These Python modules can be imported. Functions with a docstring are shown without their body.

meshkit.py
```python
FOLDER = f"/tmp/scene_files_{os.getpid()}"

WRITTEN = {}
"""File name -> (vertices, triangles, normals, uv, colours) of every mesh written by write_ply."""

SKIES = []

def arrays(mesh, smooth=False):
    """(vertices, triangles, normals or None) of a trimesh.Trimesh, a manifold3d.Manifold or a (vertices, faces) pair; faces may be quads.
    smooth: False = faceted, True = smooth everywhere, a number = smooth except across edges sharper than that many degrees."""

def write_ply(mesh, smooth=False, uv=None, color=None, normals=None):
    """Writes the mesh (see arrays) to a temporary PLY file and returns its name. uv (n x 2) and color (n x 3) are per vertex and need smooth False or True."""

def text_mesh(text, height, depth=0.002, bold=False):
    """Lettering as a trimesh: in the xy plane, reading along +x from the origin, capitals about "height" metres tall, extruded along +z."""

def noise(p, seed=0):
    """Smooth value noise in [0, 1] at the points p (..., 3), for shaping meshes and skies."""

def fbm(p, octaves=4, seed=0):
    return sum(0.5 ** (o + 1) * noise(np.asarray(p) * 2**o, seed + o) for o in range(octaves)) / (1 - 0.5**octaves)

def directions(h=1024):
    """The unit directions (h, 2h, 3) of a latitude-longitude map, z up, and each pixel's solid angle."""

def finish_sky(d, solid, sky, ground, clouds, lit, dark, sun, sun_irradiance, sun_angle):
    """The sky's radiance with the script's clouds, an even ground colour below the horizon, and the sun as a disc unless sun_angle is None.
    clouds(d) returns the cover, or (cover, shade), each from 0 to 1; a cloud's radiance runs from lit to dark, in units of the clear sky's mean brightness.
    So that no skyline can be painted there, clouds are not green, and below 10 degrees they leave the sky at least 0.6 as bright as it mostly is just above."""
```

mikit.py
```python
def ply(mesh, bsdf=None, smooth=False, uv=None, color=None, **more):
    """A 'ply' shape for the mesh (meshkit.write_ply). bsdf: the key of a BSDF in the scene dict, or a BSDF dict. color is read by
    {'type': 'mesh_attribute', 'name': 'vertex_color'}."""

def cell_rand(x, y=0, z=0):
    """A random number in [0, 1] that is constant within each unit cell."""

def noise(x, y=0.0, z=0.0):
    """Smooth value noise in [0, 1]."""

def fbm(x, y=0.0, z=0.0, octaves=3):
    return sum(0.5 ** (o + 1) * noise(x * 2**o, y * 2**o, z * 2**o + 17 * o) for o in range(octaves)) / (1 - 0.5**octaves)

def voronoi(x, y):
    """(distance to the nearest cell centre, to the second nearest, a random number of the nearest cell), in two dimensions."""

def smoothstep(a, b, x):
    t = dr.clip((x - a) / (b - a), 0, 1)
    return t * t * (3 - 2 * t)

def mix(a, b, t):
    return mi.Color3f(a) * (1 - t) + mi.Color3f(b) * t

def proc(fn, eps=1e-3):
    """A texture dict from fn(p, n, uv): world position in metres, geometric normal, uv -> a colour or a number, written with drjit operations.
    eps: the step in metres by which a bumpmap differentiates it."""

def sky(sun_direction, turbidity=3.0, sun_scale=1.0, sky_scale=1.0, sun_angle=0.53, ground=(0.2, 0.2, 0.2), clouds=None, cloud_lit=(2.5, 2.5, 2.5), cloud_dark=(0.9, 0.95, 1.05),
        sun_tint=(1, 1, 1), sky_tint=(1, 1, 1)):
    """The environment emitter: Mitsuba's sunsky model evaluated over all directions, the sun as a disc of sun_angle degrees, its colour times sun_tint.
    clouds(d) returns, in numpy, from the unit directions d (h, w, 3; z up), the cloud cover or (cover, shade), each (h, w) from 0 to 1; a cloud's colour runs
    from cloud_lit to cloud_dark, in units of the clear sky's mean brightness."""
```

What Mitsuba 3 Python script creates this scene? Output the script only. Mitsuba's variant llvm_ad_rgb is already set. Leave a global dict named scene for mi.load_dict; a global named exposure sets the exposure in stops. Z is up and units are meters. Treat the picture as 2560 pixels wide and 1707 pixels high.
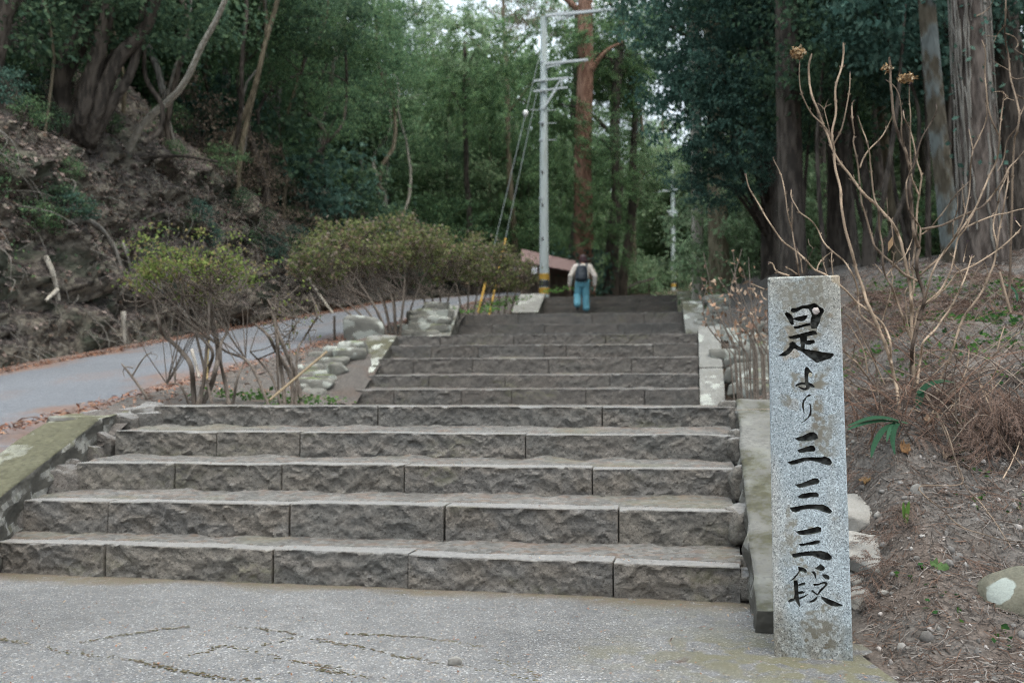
import math, random
import numpy as np, trimesh, mitsuba as mi, mikit, meshkit, drjit as dr
import manifold3d as m3
from scipy.spatial import cKDTree
from shapely.geometry import Polygon
from mikit import proc, noise, fbm, voronoi, cell_rand, smoothstep, mix
T = mi.ScalarTransform4f
random.seed(7)

# ---------------------------------------------------------------- camera, sky, exposure
EYE = np.array([0.0, 0.0, 0.93]); PITCH = math.radians(3.28)
FWD = np.array([0, math.cos(PITCH), math.sin(PITCH)]); UPV = np.array([0, -math.sin(PITCH), math.cos(PITCH)])
FOC = 2560 * 35 / 36.0
scene, labels = {}, {}
scene['camera'] = {'type': 'thinlens', 'fov': math.degrees(2 * math.atan(18 / 35)), 'fov_axis': 'x',
                   'to_world': T().look_at(origin=EYE.tolist(), target=(EYE + FWD).tolist(), up=[0, 0, 1]),
                   'aperture_radius': 0.0052, 'focus_distance': 3.5, 'near_clip': 0.05, 'far_clip': 1500.0}
SUN = (0.15, -0.35, 1.0)
scene['sky'] = mikit.sky(SUN, turbidity=4, sun_scale=0.22, sun_angle=50, clouds=lambda d: (np.ones(d.shape[:2]), 1 - np.clip(d[..., 2], 0, 1) ** .8),
                         cloud_lit=(2.5, 2.92, 3.28), cloud_dark=(0.9, 0.95, 1.05), ground=(0.08, 0.08, 0.07))
exposure = 3.05

# ---------------------------------------------------------------- bookkeeping
USED = set()
def uniq(k):
    if k not in USED:
        USED.add(k); return k
    i = 1
    while f'{k}_{i:03d}' in USED: i += 1
    k = f'{k}_{i:03d}'; USED.add(k); return k
def tag(k, label=None, cat=None, group=None, kind=None):
    d = labels.setdefault(k, {})
    for a, b in (('label', label), ('category', cat), ('group', group), ('kind', kind)):
        if b: d[a] = b
    return k
def thing(name, label, cat, group=None):
    return tag(uniq(name), label, cat, group)
def shp(mesh, bsdf, smooth=False, **kw):
    return mikit.ply(mesh, bsdf, smooth, **kw)
def put(key, d): scene[key] = d; return key
def part(parent, name, d, label=None, kind=None):
    k = put(uniq(parent + '__' + name), d)
    if label or kind: tag(k, label, None, None, kind)
    return k
def solo(name, d, label, cat, group=None):
    return tag(put(uniq(name), d), label, cat, group)
def struct(name, d, label=None):
    return tag(put(uniq(name), d), label or name.replace('_', ' '), None, None, 'structure')
def stuff(name, d, label, cat):
    return tag(put(uniq(name), d), label, cat, None, 'stuff')

# ---------------------------------------------------------------- surveying: directions of the lens, distances in metres
def ray(p):
    x, y = p
    d = FWD + np.array([1.0, 0, 0]) * (x - 1280) / FOC + UPV * (853.5 - y) / FOC
    return d
def at(p, Y):
    d = ray(p); return EYE + d * (Y / d[1])
def D(x, y): return (x / 0.91875, y / 0.91875)
def hit(p, o, n):
    d = ray(p); return EYE + d * (np.dot(np.asarray(o) - EYE, n) / np.dot(d, n))
def zoomer(x0, y0, s): return lambda u, v: (x0 + u * s, y0 + v * s)

# ---------------------------------------------------------------- mesh helpers
def grid_faces(nu, nv, close_u=False):
    """faces of a (nu, nv) vertex grid"""
    i = np.arange(nu if close_u else nu - 1); j = np.arange(nv - 1)
    I, J = np.meshgrid(i, j, indexing='ij'); I2 = (I + 1) % nu
    q = np.stack([I * nv + J, I2 * nv + J, I2 * nv + J + 1, I * nv + J + 1], -1).reshape(-1, 4)
    return np.vstack([q[:, [0, 1, 2]], q[:, [0, 2, 3]]])
def cat(meshes):
    vs, fs, n = [], [], 0
    for v, f in meshes:
        vs.append(np.asarray(v, float)); fs.append(np.asarray(f) + n); n += len(v)
    return np.vstack(vs), np.vstack(fs)
def catmull(P, n=5):
    P = np.asarray(P, float)
    if len(P) < 3: 
        t = np.linspace(0, 1, n + 1)[:, None]; return P[0] * (1 - t) + P[-1] * t
    Q = np.vstack([2 * P[0] - P[1], P, 2 * P[-1] - P[-2]]); out = []
    for i in range(1, len(Q) - 2):
        t = np.linspace(0, 1, n, endpoint=False)[:, None]
        a, b, c, d = Q[i - 1:i + 3]
        out.append(0.5 * (2 * b + (c - a) * t + (2 * a - 5 * b + 4 * c - d) * t**2 + (3 * b - a - 3 * c + d) * t**3))
    return np.vstack(out + [P[-1:]])
def tube(P, R, sides=6, cap=True):
    P = np.asarray(P, float); R = np.broadcast_to(np.asarray(R, float), (len(P),))
    t = np.gradient(P, axis=0); t /= np.linalg.norm(t, axis=1, keepdims=True) + 1e-12
    a = np.cross(t, [0.31, 0.95, 0.05] if abs(t[0, 2]) > 0.7 else [0.1, 0.12, 0.99]); a /= np.linalg.norm(a, axis=1, keepdims=True) + 1e-12
    b = np.cross(t, a); ang = np.arange(sides) * 2 * np.pi / sides
    v = P[:, None] + R[:, None, None] * (np.cos(ang)[None, :, None] * a[:, None] + np.sin(ang)[None, :, None] * b[:, None])
    n = len(P); f = grid_faces(sides, n, True)
    # index (side, ring)
    v = v.transpose(1, 0, 2).reshape(-1, 3)
    if cap:
        k = len(v); v = np.vstack([v, P[:1], P[-1:]]); s = np.arange(sides); s2 = (s + 1) % sides
        f = np.vstack([f, np.stack([s2 * n, s * n, s * 0 + k], 1), np.stack([s * n + n - 1, s2 * n + n - 1, s * 0 + k + 1], 1)])
    return v, f
def gbox(l, w, h, res, r=0.02):
    """closed box with rounded edges cut into cells of about res; centred"""
    half = np.array([l, w, h]) / 2; n = [max(1, int(round(x / res))) for x in (l, w, h)]
    vs, fs, off = [], [], 0
    for ax in range(3):
        u, v = [(1, 2), (2, 0), (0, 1)][ax]
        gu, gv = np.meshgrid(np.linspace(-1, 1, n[u] + 1), np.linspace(-1, 1, n[v] + 1), indexing='ij')
        for s in (-1, 1):
            p = np.zeros(gu.shape + (3,)); p[..., ax] = s; p[..., u] = gu; p[..., v] = gv
            f = grid_faces(n[u] + 1, n[v] + 1)
            if s < 0: f = f[:, ::-1]
            vs.append(p.reshape(-1, 3) * half); fs.append(f + off); off += gu.size
    m = trimesh.Trimesh(np.vstack(vs), np.vstack(fs), process=False); m.merge_vertices(digits_vertex=5)
    p = np.array(m.vertices); r = min(r, half.min() * 0.95)
    c = np.clip(p, -(half - r), half - r); d = p - c; L = np.linalg.norm(d, axis=1, keepdims=True)
    return c + d / np.maximum(L, 1e-9) * r * (L > 1e-9), np.array(m.faces)
def vnormals(v, f):
    n = np.zeros_like(v); c = np.cross(v[f[:, 1]] - v[f[:, 0]], v[f[:, 2]] - v[f[:, 0]])
    for k in range(3): np.add.at(n, f[:, k], c)
    return n / (np.linalg.norm(n, axis=1, keepdims=True) + 1e-12)
def nfbm(p, scale, octaves=4, seed=0): return meshkit.fbm(np.asarray(p) / scale, octaves, seed) - 0.5
def roughen(v, f, amp, scale, seed, octaves=4):
    return v + vnormals(v, f) * (nfbm(v + seed * 3.7, scale, octaves, seed) * 2 * amp)[:, None]
def frame(o, x, z):
    """4x4 with columns x, y, z, o"""
    x = np.asarray(x, float) / np.linalg.norm(x); z = np.asarray(z, float); z = z - x * np.dot(x, z); z /= np.linalg.norm(z)
    m = np.eye(4); m[:3, 0] = x; m[:3, 1] = np.cross(z, x); m[:3, 2] = z; m[:3, 3] = o; return m
def tf(m, v): return np.asarray(v) @ m[:3, :3].T + m[:3, 3]
def rock(l, w, h, seed, res=None, amp=None):
    """a weathered angular stone, centred"""
    res = res or max(l, w) / 7
    v, f = gbox(l, w, h, res, min(l, w, h) * 0.2)
    rg = np.random.default_rng(seed)
    v = v * (1 + 0.25 * nfbm(v + seed, max(l, w) * 0.6, 2, seed)[:, None])
    for k in range(10):   # broken planes
        n = rg.normal(size=3); n /= np.linalg.norm(n); lim = np.abs(v @ n).max() * rg.uniform(0.62, 0.92)
        ex = np.maximum(v @ n - lim, 0); v = v - n * ex[:, None] * 0.95
    return roughen(v, f, amp or 0.05 * min(l, w, h), max(l, w) * 0.25, seed, 3), f
def scoops(P, L, seed, depth=3.0, jit=0.012):
    """conchoidal chisel scars on points P (n,2): lower envelope of paraboloids"""
    rg = np.random.default_rng(seed)
    lo, hi = P.min(0) - 2 * L, P.max(0) + 2 * L
    n = np.ceil((hi - lo) / L).astype(int)
    gx, gy = np.meshgrid(np.arange(n[0]), np.arange(n[1]), indexing='ij')
    C = lo + (np.stack([gx, gy], -1).reshape(-1, 2) + rg.uniform(0, 1, (gx.size, 2))) * L
    c = rg.uniform(0, jit, len(C)); tilt = rg.normal(0, 0.12, (len(C), 2))
    d, i = cKDTree(C).query(P, k=6)
    val = depth * d**2 + c[i] + ((P[:, None] - C[i]) * tilt[i]).sum(-1)
    return val.min(1)

# ---------------------------------------------------------------- the lie of the land
TH = math.radians(8.5); AX = np.array([math.sin(TH), math.cos(TH)]); EX = np.array([math.cos(TH), -math.sin(TH)]); ORG = np.array([1.03, 4.57])
def sv(x, y): dx, dy = np.asarray(x) - ORG[0], np.asarray(y) - ORG[1]; return dx * AX[0] + dy * AX[1], dx * EX[0] + dy * EX[1]
def xy(s, v): return ORG[0] + np.asarray(s) * AX[0] + np.asarray(v) * EX[0], ORG[1] + np.asarray(s) * AX[1] + np.asarray(v) * EX[1]
def z_stairs(s): return np.interp(s, [-9, 0, 1.7, 6.7, 8.4, 11.8, 13.2, 21.4, 25, 42, 58, 90, 140], [-.1, -.03, .78, .86, 1.72, 1.85, 2.42, 2.5, 3.95, 5.2, 7.8, 13, 24])
def z_road(s): return np.interp(s, [-12, -5, -2.2, 1.7, 5.7, 10.5, 15.2, 20.5, 25, 32, 58, 90, 140], [-.12, -.05, .02, .52, 1.08, 1.8, 2.48, 3.24, 3.9, 4.7, 7.8, 13, 24])
RV0, RV1 = -5.45, -8.75      # the road's edges, across the slope
def z_right(x, y):
    return np.interp(y, [0, 2.6, 3.55, 4.2, 5.3, 6.0, 7.5, 12, 18, 30, 45, 65, 100, 150], [-.15, -.05, .0, .28, .87, 1.06, 1.4, 2.3, 3.1, 4.4, 5.8, 8.2, 14, 25]) + 0.11 * np.clip(x - 1.6 - 0.12 * y, -2, 12) * np.clip((y - 3.2) / 2, 0, 1)
def sstep(a, b, x): t = np.clip((x - a) / (b - a), 0, 1); return t * t * (3 - 2 * t)
def bank_h(s): return np.interp(s, [-8, 2, 8, 12, 16, 20, 26, 34], [3.0, 3.2, 3.4, 3.4, 3.2, 2.5, 1.4, .5])
def bank_s(s): return np.interp(s, [0, 15, 20, 30, 60], [.95, .92, .8, .5, .35])
def gz(x, y):
    x, y = np.asarray(x, float), np.asarray(y, float)
    s, v = sv(x, y)
    zs, zr, zz = z_stairs(s), z_road(s), z_right(x, y)
    bed = zr + (np.minimum(zs, zr + .25) - zr) * sstep(RV0, -4.0, v) + 0.05
    d = RV1 - v                                     # distance beyond the road's far edge
    bank = zr + bank_h(s) * sstep(0.1, 1.3, d) + np.interp(np.clip(d - 1.1, 0, 60), [0, 9, 60], [0, 9, 35]) * bank_s(s)
    z = np.where(v > 0.2, zz, np.where(v > -4.0, zs, np.where(v > RV0, bed, np.where(v > RV1, zr, bank))))
    w = np.interp(s, [.8, 3, 14, 20], [.8, 2.8, 2.8, 1.5]); z = np.where((v > 0.2) & (v < w), zs + (zz - zs) * sstep(.2, 1, (v - .2) / (w - .2) * .8 + .2), z)
    return z
def ground_pt(x, y, dz=0): return np.array([x, y, float(gz(x, y)) + dz])
# ================================================================ materials
def twos(d): return {'type': 'twosided', 'bsdf': d}
def pr(color, rough=0.85, spec=0.3, **kw): return {'type': 'principled', 'base_color': color if isinstance(color, dict) else {'type': 'rgb', 'value': list(color)}, 'roughness': rough, 'specular': spec, **kw}
def bump(fn, d, scale=1.0, eps=1e-3): return {'type': 'bumpmap', 'arbitrary': proc(fn, eps), 'scale': scale, 'bsdf': d}
def bs(name, d):
    scene['bsdf_' + name] = d if d['type'] in ('twosided', 'principledthin') else twos(d); return 'bsdf_' + name
def C(r, g, b): return mi.Color3f(r, g, b)

def stone_col(base, warm):
    def fn(p, n, uv):
        a = fbm(p.x * 5, p.y * 5, p.z * 9, 3); b = fbm(p.x * 60, p.y * 60, p.z * 60, 2)
        c = mix(base, warm, smoothstep(.35, .7, a)) * (.62 + .76 * b)
        sp = noise(p.x * 260, p.y * 260, p.z * 260)
        c = c * (.72 + .5 * fbm(p.x * 2.1 + 5, p.y * 2.1, p.z * 3.3, 3)) * 1.06
        c = c * (1 + .85 * (sp - .5)) * (.84 + .32 * fbm(p.x * 24, p.y * 24, p.z * 24, 3)); c = c * (1 - .45 * smoothstep(.66, .74, fbm(p.x * 75 + 3, p.y * 75, p.z * 75, 2)))
        moss = smoothstep(.58, .75, fbm(p.x * 2.3 + 9, p.y * 2.3, p.z * 4, 3)) * smoothstep(.35, .7, fbm(p.x * 30, p.y * 30, p.z * 30, 2))
        c = mix(c, C(.16, .155, .09), moss * .35)
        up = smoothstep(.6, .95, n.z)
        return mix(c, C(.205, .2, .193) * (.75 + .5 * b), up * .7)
    return fn
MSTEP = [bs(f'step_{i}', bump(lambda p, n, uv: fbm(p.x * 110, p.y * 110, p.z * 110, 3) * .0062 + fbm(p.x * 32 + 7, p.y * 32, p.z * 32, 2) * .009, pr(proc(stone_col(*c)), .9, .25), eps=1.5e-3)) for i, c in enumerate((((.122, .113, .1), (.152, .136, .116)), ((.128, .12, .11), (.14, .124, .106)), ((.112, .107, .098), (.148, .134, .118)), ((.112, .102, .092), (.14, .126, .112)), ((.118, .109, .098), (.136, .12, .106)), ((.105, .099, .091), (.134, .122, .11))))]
def mortar_fn(p, n, uv):
    a = fbm(p.x * 8, p.y * 8, p.z * 8, 3); d1, d2, w = voronoi(p.x * 45, p.y * 45)
    c = mix(C(.088, .083, .076), C(.155, .15, .14), a) * (.7 + .5 * w)
    lit = smoothstep(.55, .66, fbm(p.x * 14 + 3, p.y * 40, 0., 3)) * .3
    c = mix(c, C(.17, .1, .065), lit)
    return mix(c, C(.12, .115, .07), smoothstep(.6, .8, fbm(p.x * 3, p.y * 3, 5., 2)) * .3)
MMORT = bs('mortar', bump(lambda p, n, uv: fbm(p.x * 70, p.y * 70, p.z * 70, 3) * .008, pr(proc(mortar_fn), .95, .2), eps=2e-3))
def moss_slab(mossy, seed, lich=1., tone=1.):
    def fn(p, n, uv):
        a = fbm(p.x * 14 + seed, p.y * 14, p.z * 14, 3); b = fbm(p.x * 3.2 + seed, p.y * 3.2, p.z * 3.2, 3)
        fine = fbm(p.x * 55 + seed, p.y * 55, p.z * 55, 3); g = mix(C(.15, .147, .135), C(.3, .292, .265), a * .5 + fine * .5)
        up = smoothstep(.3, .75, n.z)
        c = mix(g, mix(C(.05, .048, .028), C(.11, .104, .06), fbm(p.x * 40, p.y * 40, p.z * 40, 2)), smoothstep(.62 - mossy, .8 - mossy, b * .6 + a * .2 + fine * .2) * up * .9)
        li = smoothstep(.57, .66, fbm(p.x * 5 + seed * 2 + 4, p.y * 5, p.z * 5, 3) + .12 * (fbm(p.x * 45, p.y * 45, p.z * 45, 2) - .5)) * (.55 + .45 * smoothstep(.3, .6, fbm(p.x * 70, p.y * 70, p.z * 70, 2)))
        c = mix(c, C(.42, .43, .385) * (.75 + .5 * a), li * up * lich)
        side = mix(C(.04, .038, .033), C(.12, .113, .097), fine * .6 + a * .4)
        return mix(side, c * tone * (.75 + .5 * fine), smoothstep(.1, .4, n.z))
    return fn
def slab_bsdf(name, mossy, seed, lich=1., tone=1.): return bs(name, bump(lambda p, n, uv: fbm(p.x * 60, p.y * 60, p.z * 60, 3) * .008, pr(proc(moss_slab(mossy, seed, lich, tone)), .92, .2), eps=2e-3))
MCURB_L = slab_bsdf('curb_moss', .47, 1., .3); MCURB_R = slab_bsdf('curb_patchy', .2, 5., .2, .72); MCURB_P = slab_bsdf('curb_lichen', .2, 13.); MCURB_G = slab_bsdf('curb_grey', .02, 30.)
def rubble_fn(p, n, uv):
    a = fbm(p.x * 12, p.y * 12, p.z * 12, 3)
    c = mix(C(.1, .098, .086), C(.235, .228, .2), a)
    c = mix(c, C(.38, .395, .355), smoothstep(.54, .66, fbm(p.x * 6 + 3, p.y * 6, p.z * 6, 3)) * .8)
    return mix(c, C(.1, .12, .04), smoothstep(.55, .7, fbm(p.x * 4 + 11, p.y * 4, p.z * 4, 2)) * smoothstep(.2, .8, n.z) * .8)
MRUB = bs('rubble', bump(lambda p, n, uv: fbm(p.x * 50, p.y * 50, p.z * 50, 3) * .006, pr(proc(rubble_fn), .9, .25), eps=2e-3))
def apron_fn(p, n, uv):
    d1, d2, w = voronoi(p.x * 100, p.y * 100); e1, e2, w2 = voronoi(p.x * 150 + 31, p.y * 150)
    big = fbm(p.x * 1.3, p.y * 1.3, 2., 3)
    c = mix(C(.12, .115, .11), C(.215, .208, .2), fbm(p.x * 25, p.y * 25, 0., 3))
    k = smoothstep(.5, .38, d1); tone = mix(C(.075, .082, .095), C(.52, .515, .5), w * w)
    tone = mix(tone, C(.33, .27, .21), smoothstep(.86, .9, cell_rand(w * 997., 3., 1.)))
    c = mix(c, tone, k * smoothstep(.2, .55, cell_rand(w * 577., 5., 2.)) * .85)
    c = mix(c, mix(C(.1, .1, .1), C(.5, .5, .5), w2), smoothstep(.45, .3, e1) * .3)
    c = c * (.4 + .55 * fbm(p.x * .9 + 2, p.y * .9, 2., 3) + .06 * big) * (.88 + .24 * fbm(p.x * 7, p.y * 7, 3., 3)) * (.93 + .14 * fbm(p.x * 4.5, p.y * 4.5, 9., 3))
    # brown litter and moss gathered against the bottom step, and around the marker
    s = (p.x - 1.03) * AX[0] + (p.y - 4.57) * AX[1]; v = (p.x - 1.03) * EX[0] + (p.y - 4.57) * EX[1]
    edge = s + v * .065
    wob = fbm(p.x * 2.5, p.y * 2.5, 4., 3) * .35
    m = smoothstep(-.24, -.02, edge + wob - .15)
    m = m * smoothstep(.3, .62, fbm(p.x * 22, p.y * 22, 7., 3) + m * .25)
    c = mix(c, mix(C(.105, .093, .05), C(.12, .085, .058), fbm(p.x * 30, p.y * 30, 1., 2)), m * .75)
    d = dr.sqrt(dr.square(p.x - 1.0) + dr.square((p.y - 3.55) * .9))
    m2 = smoothstep(1.15, .15, d + fbm(p.x * 3 + 5, p.y * 3, 2., 3) * .7 - .2) * smoothstep(.38, .65, fbm(p.x * 16 + 2, p.y * 16, 3., 3) + .05)
    c = mix(c, C(.125, .115, .06), m2 * .75)
    return c
MAPRON = bs('apron', bump(lambda p, n, uv: smoothstep(.5, .2, voronoi(p.x * 95, p.y * 95)[0]) * .0035 + fbm(p.x * 30, p.y * 30, 0., 2) * .002, pr(proc(apron_fn), .8, .4), eps=1.2e-3))
def road_fn(p, n, uv):
    s = (p.x - 1.03) * AX[0] + (p.y - 4.57) * AX[1]; v = (p.x - 1.03) * EX[0] + (p.y - 4.57) * EX[1]
    c = mix(C(.085, .092, .104), C(.165, .172, .185), fbm(p.x * 30, p.y * 30, 0., 3) * .6 + .4 * cell_rand(p.x * 60, p.y * 60, 3.))
    c = c * (.85 + .3 * fbm(p.x * .8, p.y * .8, 0., 2))
    e = dr.minimum(-4.45 - 1.0 * smoothstep(.8, 4.5, s) - v, v + 8.75)
    t = dr.abs(v + 7.0)
    wob = fbm(p.x * 1.2, p.y * 1.2, 3., 3)
    lit = smoothstep(.75, .05, e + (wob - .5) * 1.4) + smoothstep(.35, .0, t + (wob - .5) * .8) * .35
    lit = dr.clip(lit, 0., 1.) * smoothstep(.3, .6, fbm(p.x * 18, p.y * 18, 6., 3) + lit * .22)
    return mix(c, mix(C(.12, .075, .055), C(.19, .12, .09), fbm(p.x * 40, p.y * 40, 1., 2)), lit * .8)
MROAD = bs('road', bump(lambda p, n, uv: fbm(p.x * 60, p.y * 60, 0., 2) * .004, pr(proc(road_fn), .8, .35), eps=3e-3))
def soil_fn(p, n, uv):
    a = fbm(p.x * 4, p.y * 4, p.z * 4, 3); b = fbm(p.x * 45, p.y * 45, p.z * 45, 3)
    c = mix(C(.06, .054, .049), C(.15, .135, .122), b)
    c = mix(c, C(.11, .078, .06), smoothstep(.5, .75, a) * .5)
    return c * (.75 + .5 * cell_rand(p.x * 140, p.y * 140, p.z * 140))
MSOIL = bs('soil', bump(lambda p, n, uv: fbm(p.x * 60, p.y * 60, p.z * 60, 3) * .012, pr(proc(soil_fn), .95, .2), eps=2e-3))
def bank_fn(p, n, uv):
    a = fbm(p.x * 1.1, p.y * 1.1, p.z * 1.6, 4); b = fbm(p.x * 9, p.y * 9, p.z * 9, 4)
    rockc = mix(C(.052, .045, .037), C(.235, .208, .168), smoothstep(.25, .75, b))
    rockc = mix(rockc, C(.05, .065, .045), smoothstep(.5, .7, a) * .7)
    lit = mix(C(.03, .026, .023), C(.12, .1, .09), smoothstep(.3, .7, fbm(p.x * 16, p.y * 16, p.z * 16, 3))) * (.6 + .8 * a)
    steep = smoothstep(.75, .45, n.z + (b - .5) * .4)
    return mix(lit, rockc, steep)
MBANK = bs('bank', bump(lambda p, n, uv: fbm(p.x * 14, p.y * 14, p.z * 14, 4) * .06, pr(proc(bank_fn), .95, .2), eps=6e-3))
def litter_fn(p, n, uv):
    b = fbm(p.x * 12, p.y * 12, p.z * 12, 4); a = fbm(p.x * .7, p.y * .7, 0., 2)
    c = mix(C(.045, .035, .028), C(.14, .1, .075), b)
    return mix(c, C(.05, .06, .025), smoothstep(.5, .7, a) * .5)
MGROUND = bs('forest_ground', pr(proc(litter_fn), .95, .2))

# ================================================================ ground, road, apron, bank
def sheet(xs, ys, fn, extra=None):
    X, Y = np.meshgrid(xs, ys, indexing='ij'); Z = fn(X, Y)
    return np.stack([X, Y, Z], -1).reshape(-1, 3), grid_faces(len(xs), len(ys))
def lin(*seg): return np.unique(np.round(np.concatenate([np.arange(a, b, c) for a, b, c in seg]), 4))
gxs = lin((-300, -60, 20), (-60, -25, 2.5), (-25, -10, .8), (-10, 8, .35), (8, 30, 1), (30, 60, 3), (60, 301, 20)); gys = lin((-40, 0, 4), (0, 30, .4), (30, 60, 1), (60, 120, 4), (120, 501, 20))
def ground_fn(X, Y):
    s, v = sv(X, Y)
    p = np.stack([X, Y, X * 0], -1)
    z = gz(X, Y) - 0.10 + nfbm(p, 3.0, 3, 3) * .35 * sstep(1, 5, np.abs(v + 2) - 2)
    z = np.where((v > -9.3) & (v < -3.4), gz(X, Y) - .16, z)
    dd = RV1 - v; z = np.where((v > -16) & (v <= -8.5) & (s > -7) & (s < 41), np.minimum(gz(X, Y) - .6, z_road(s) - .4 + np.clip(dd - 1.6, 0, 99) * 1.6), z)
    far = sstep(90, 200, np.hypot(X, Y)); z = z + far * 10
    return np.where((s < .3) & (v > -4.2) & (v < .4) | (Y < 2.2), np.minimum(z, -.14), np.where((v > -4.1) & (v < .3) & (s < 26), z - .45, z))
struct('ground', shp(sheet(gxs, gys, ground_fn), MGROUND, True), 'brown forest floor under the trees')
# apron of exposed aggregate concrete
Xa = lin((-7.5, 3.0, .06)); Ya = lin((-2, 6.6, .06))
av, af = sheet(Xa, Ya, lambda X, Y: nfbm(np.stack([X, Y, X * 0], -1), .9, 3, 5) * .012 + .006)
cx = av[:, 0]; s_, v_ = sv(av[:, 0], av[:, 1])
lim = 1.30 + nfbm(np.c_[av[:, 1], av[:, 1] * 0, av[:, 1] * 0], .3, 2, 6) * .06
keep = (av[:, 0] < lim + .0) & (s_ + .06 * v_ < .25) & (v_ > -6.3) 
av[:, 2] = np.where(v_ < -4.2, np.maximum(z_road(s_) - .05, av[:, 2] - .02), av[:, 2])
af = af[keep[af].all(1)]
struct('concrete_apron', shp((av, af), MAPRON, True), 'grey exposed aggregate concrete pavement at the foot of the steps')
# road
ss = lin((-9, 40, .35), (40, 95, 1.5)); vv = np.linspace(RV1 - .35, RV0 + .35, 14)
S, V = np.meshgrid(ss, vv, indexing='ij'); V = V + np.clip((V - RV1) / (RV0 - RV1), 0, 1.1) * (1 - sstep(.8, 4.5, S)) * 1.0; X, Y = xy(S, V)
Z = z_road(S) + .04 * (1 - ((V + 7.1) / 1.9) ** 2) + nfbm(np.stack([X, Y, X * 0], -1), 1.5, 2, 8) * .03
struct('asphalt_road', shp((np.stack([X, Y, Z], -1).reshape(-1, 3), grid_faces(len(ss), len(vv))[:, ::-1]), MROAD, True), 'narrow grey asphalt road climbing beside the steps with needle litter')
# right-hand soil slope, fine near the camera
def soil_z(X, Y):
    s, v = sv(X, Y); p = np.stack([X, Y, X * 0], -1)
    z = gz(X, Y) + nfbm(p, .55, 4, 21) * .11 + nfbm(p, .09, 3, 22) * .028
    mound = .32 * np.exp(-((X - 3.0) / .5) ** 2 - ((Y - 7.3) / .5) ** 2) + .22 * np.exp(-((X - 2.75) / .4) ** 2 - ((Y - 5.2) / .3) ** 2) + .1 * np.exp(-((X - 2.1) / .3) ** 2 - ((Y - 5.2) / .3) ** 2)
    return z + mound
Xs = lin((1.2, 4.3, .03)); Ys = lin((1.2, 8.5, .03))
mv, mf = sheet(Xs, Ys, soil_z)
s_, v_ = sv(mv[:, 0], mv[:, 1]); keep = v_ > .12
keep &= ~((mv[:, 1] < 3.0) & (mv[:, 0] < 1.24 ))
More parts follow.
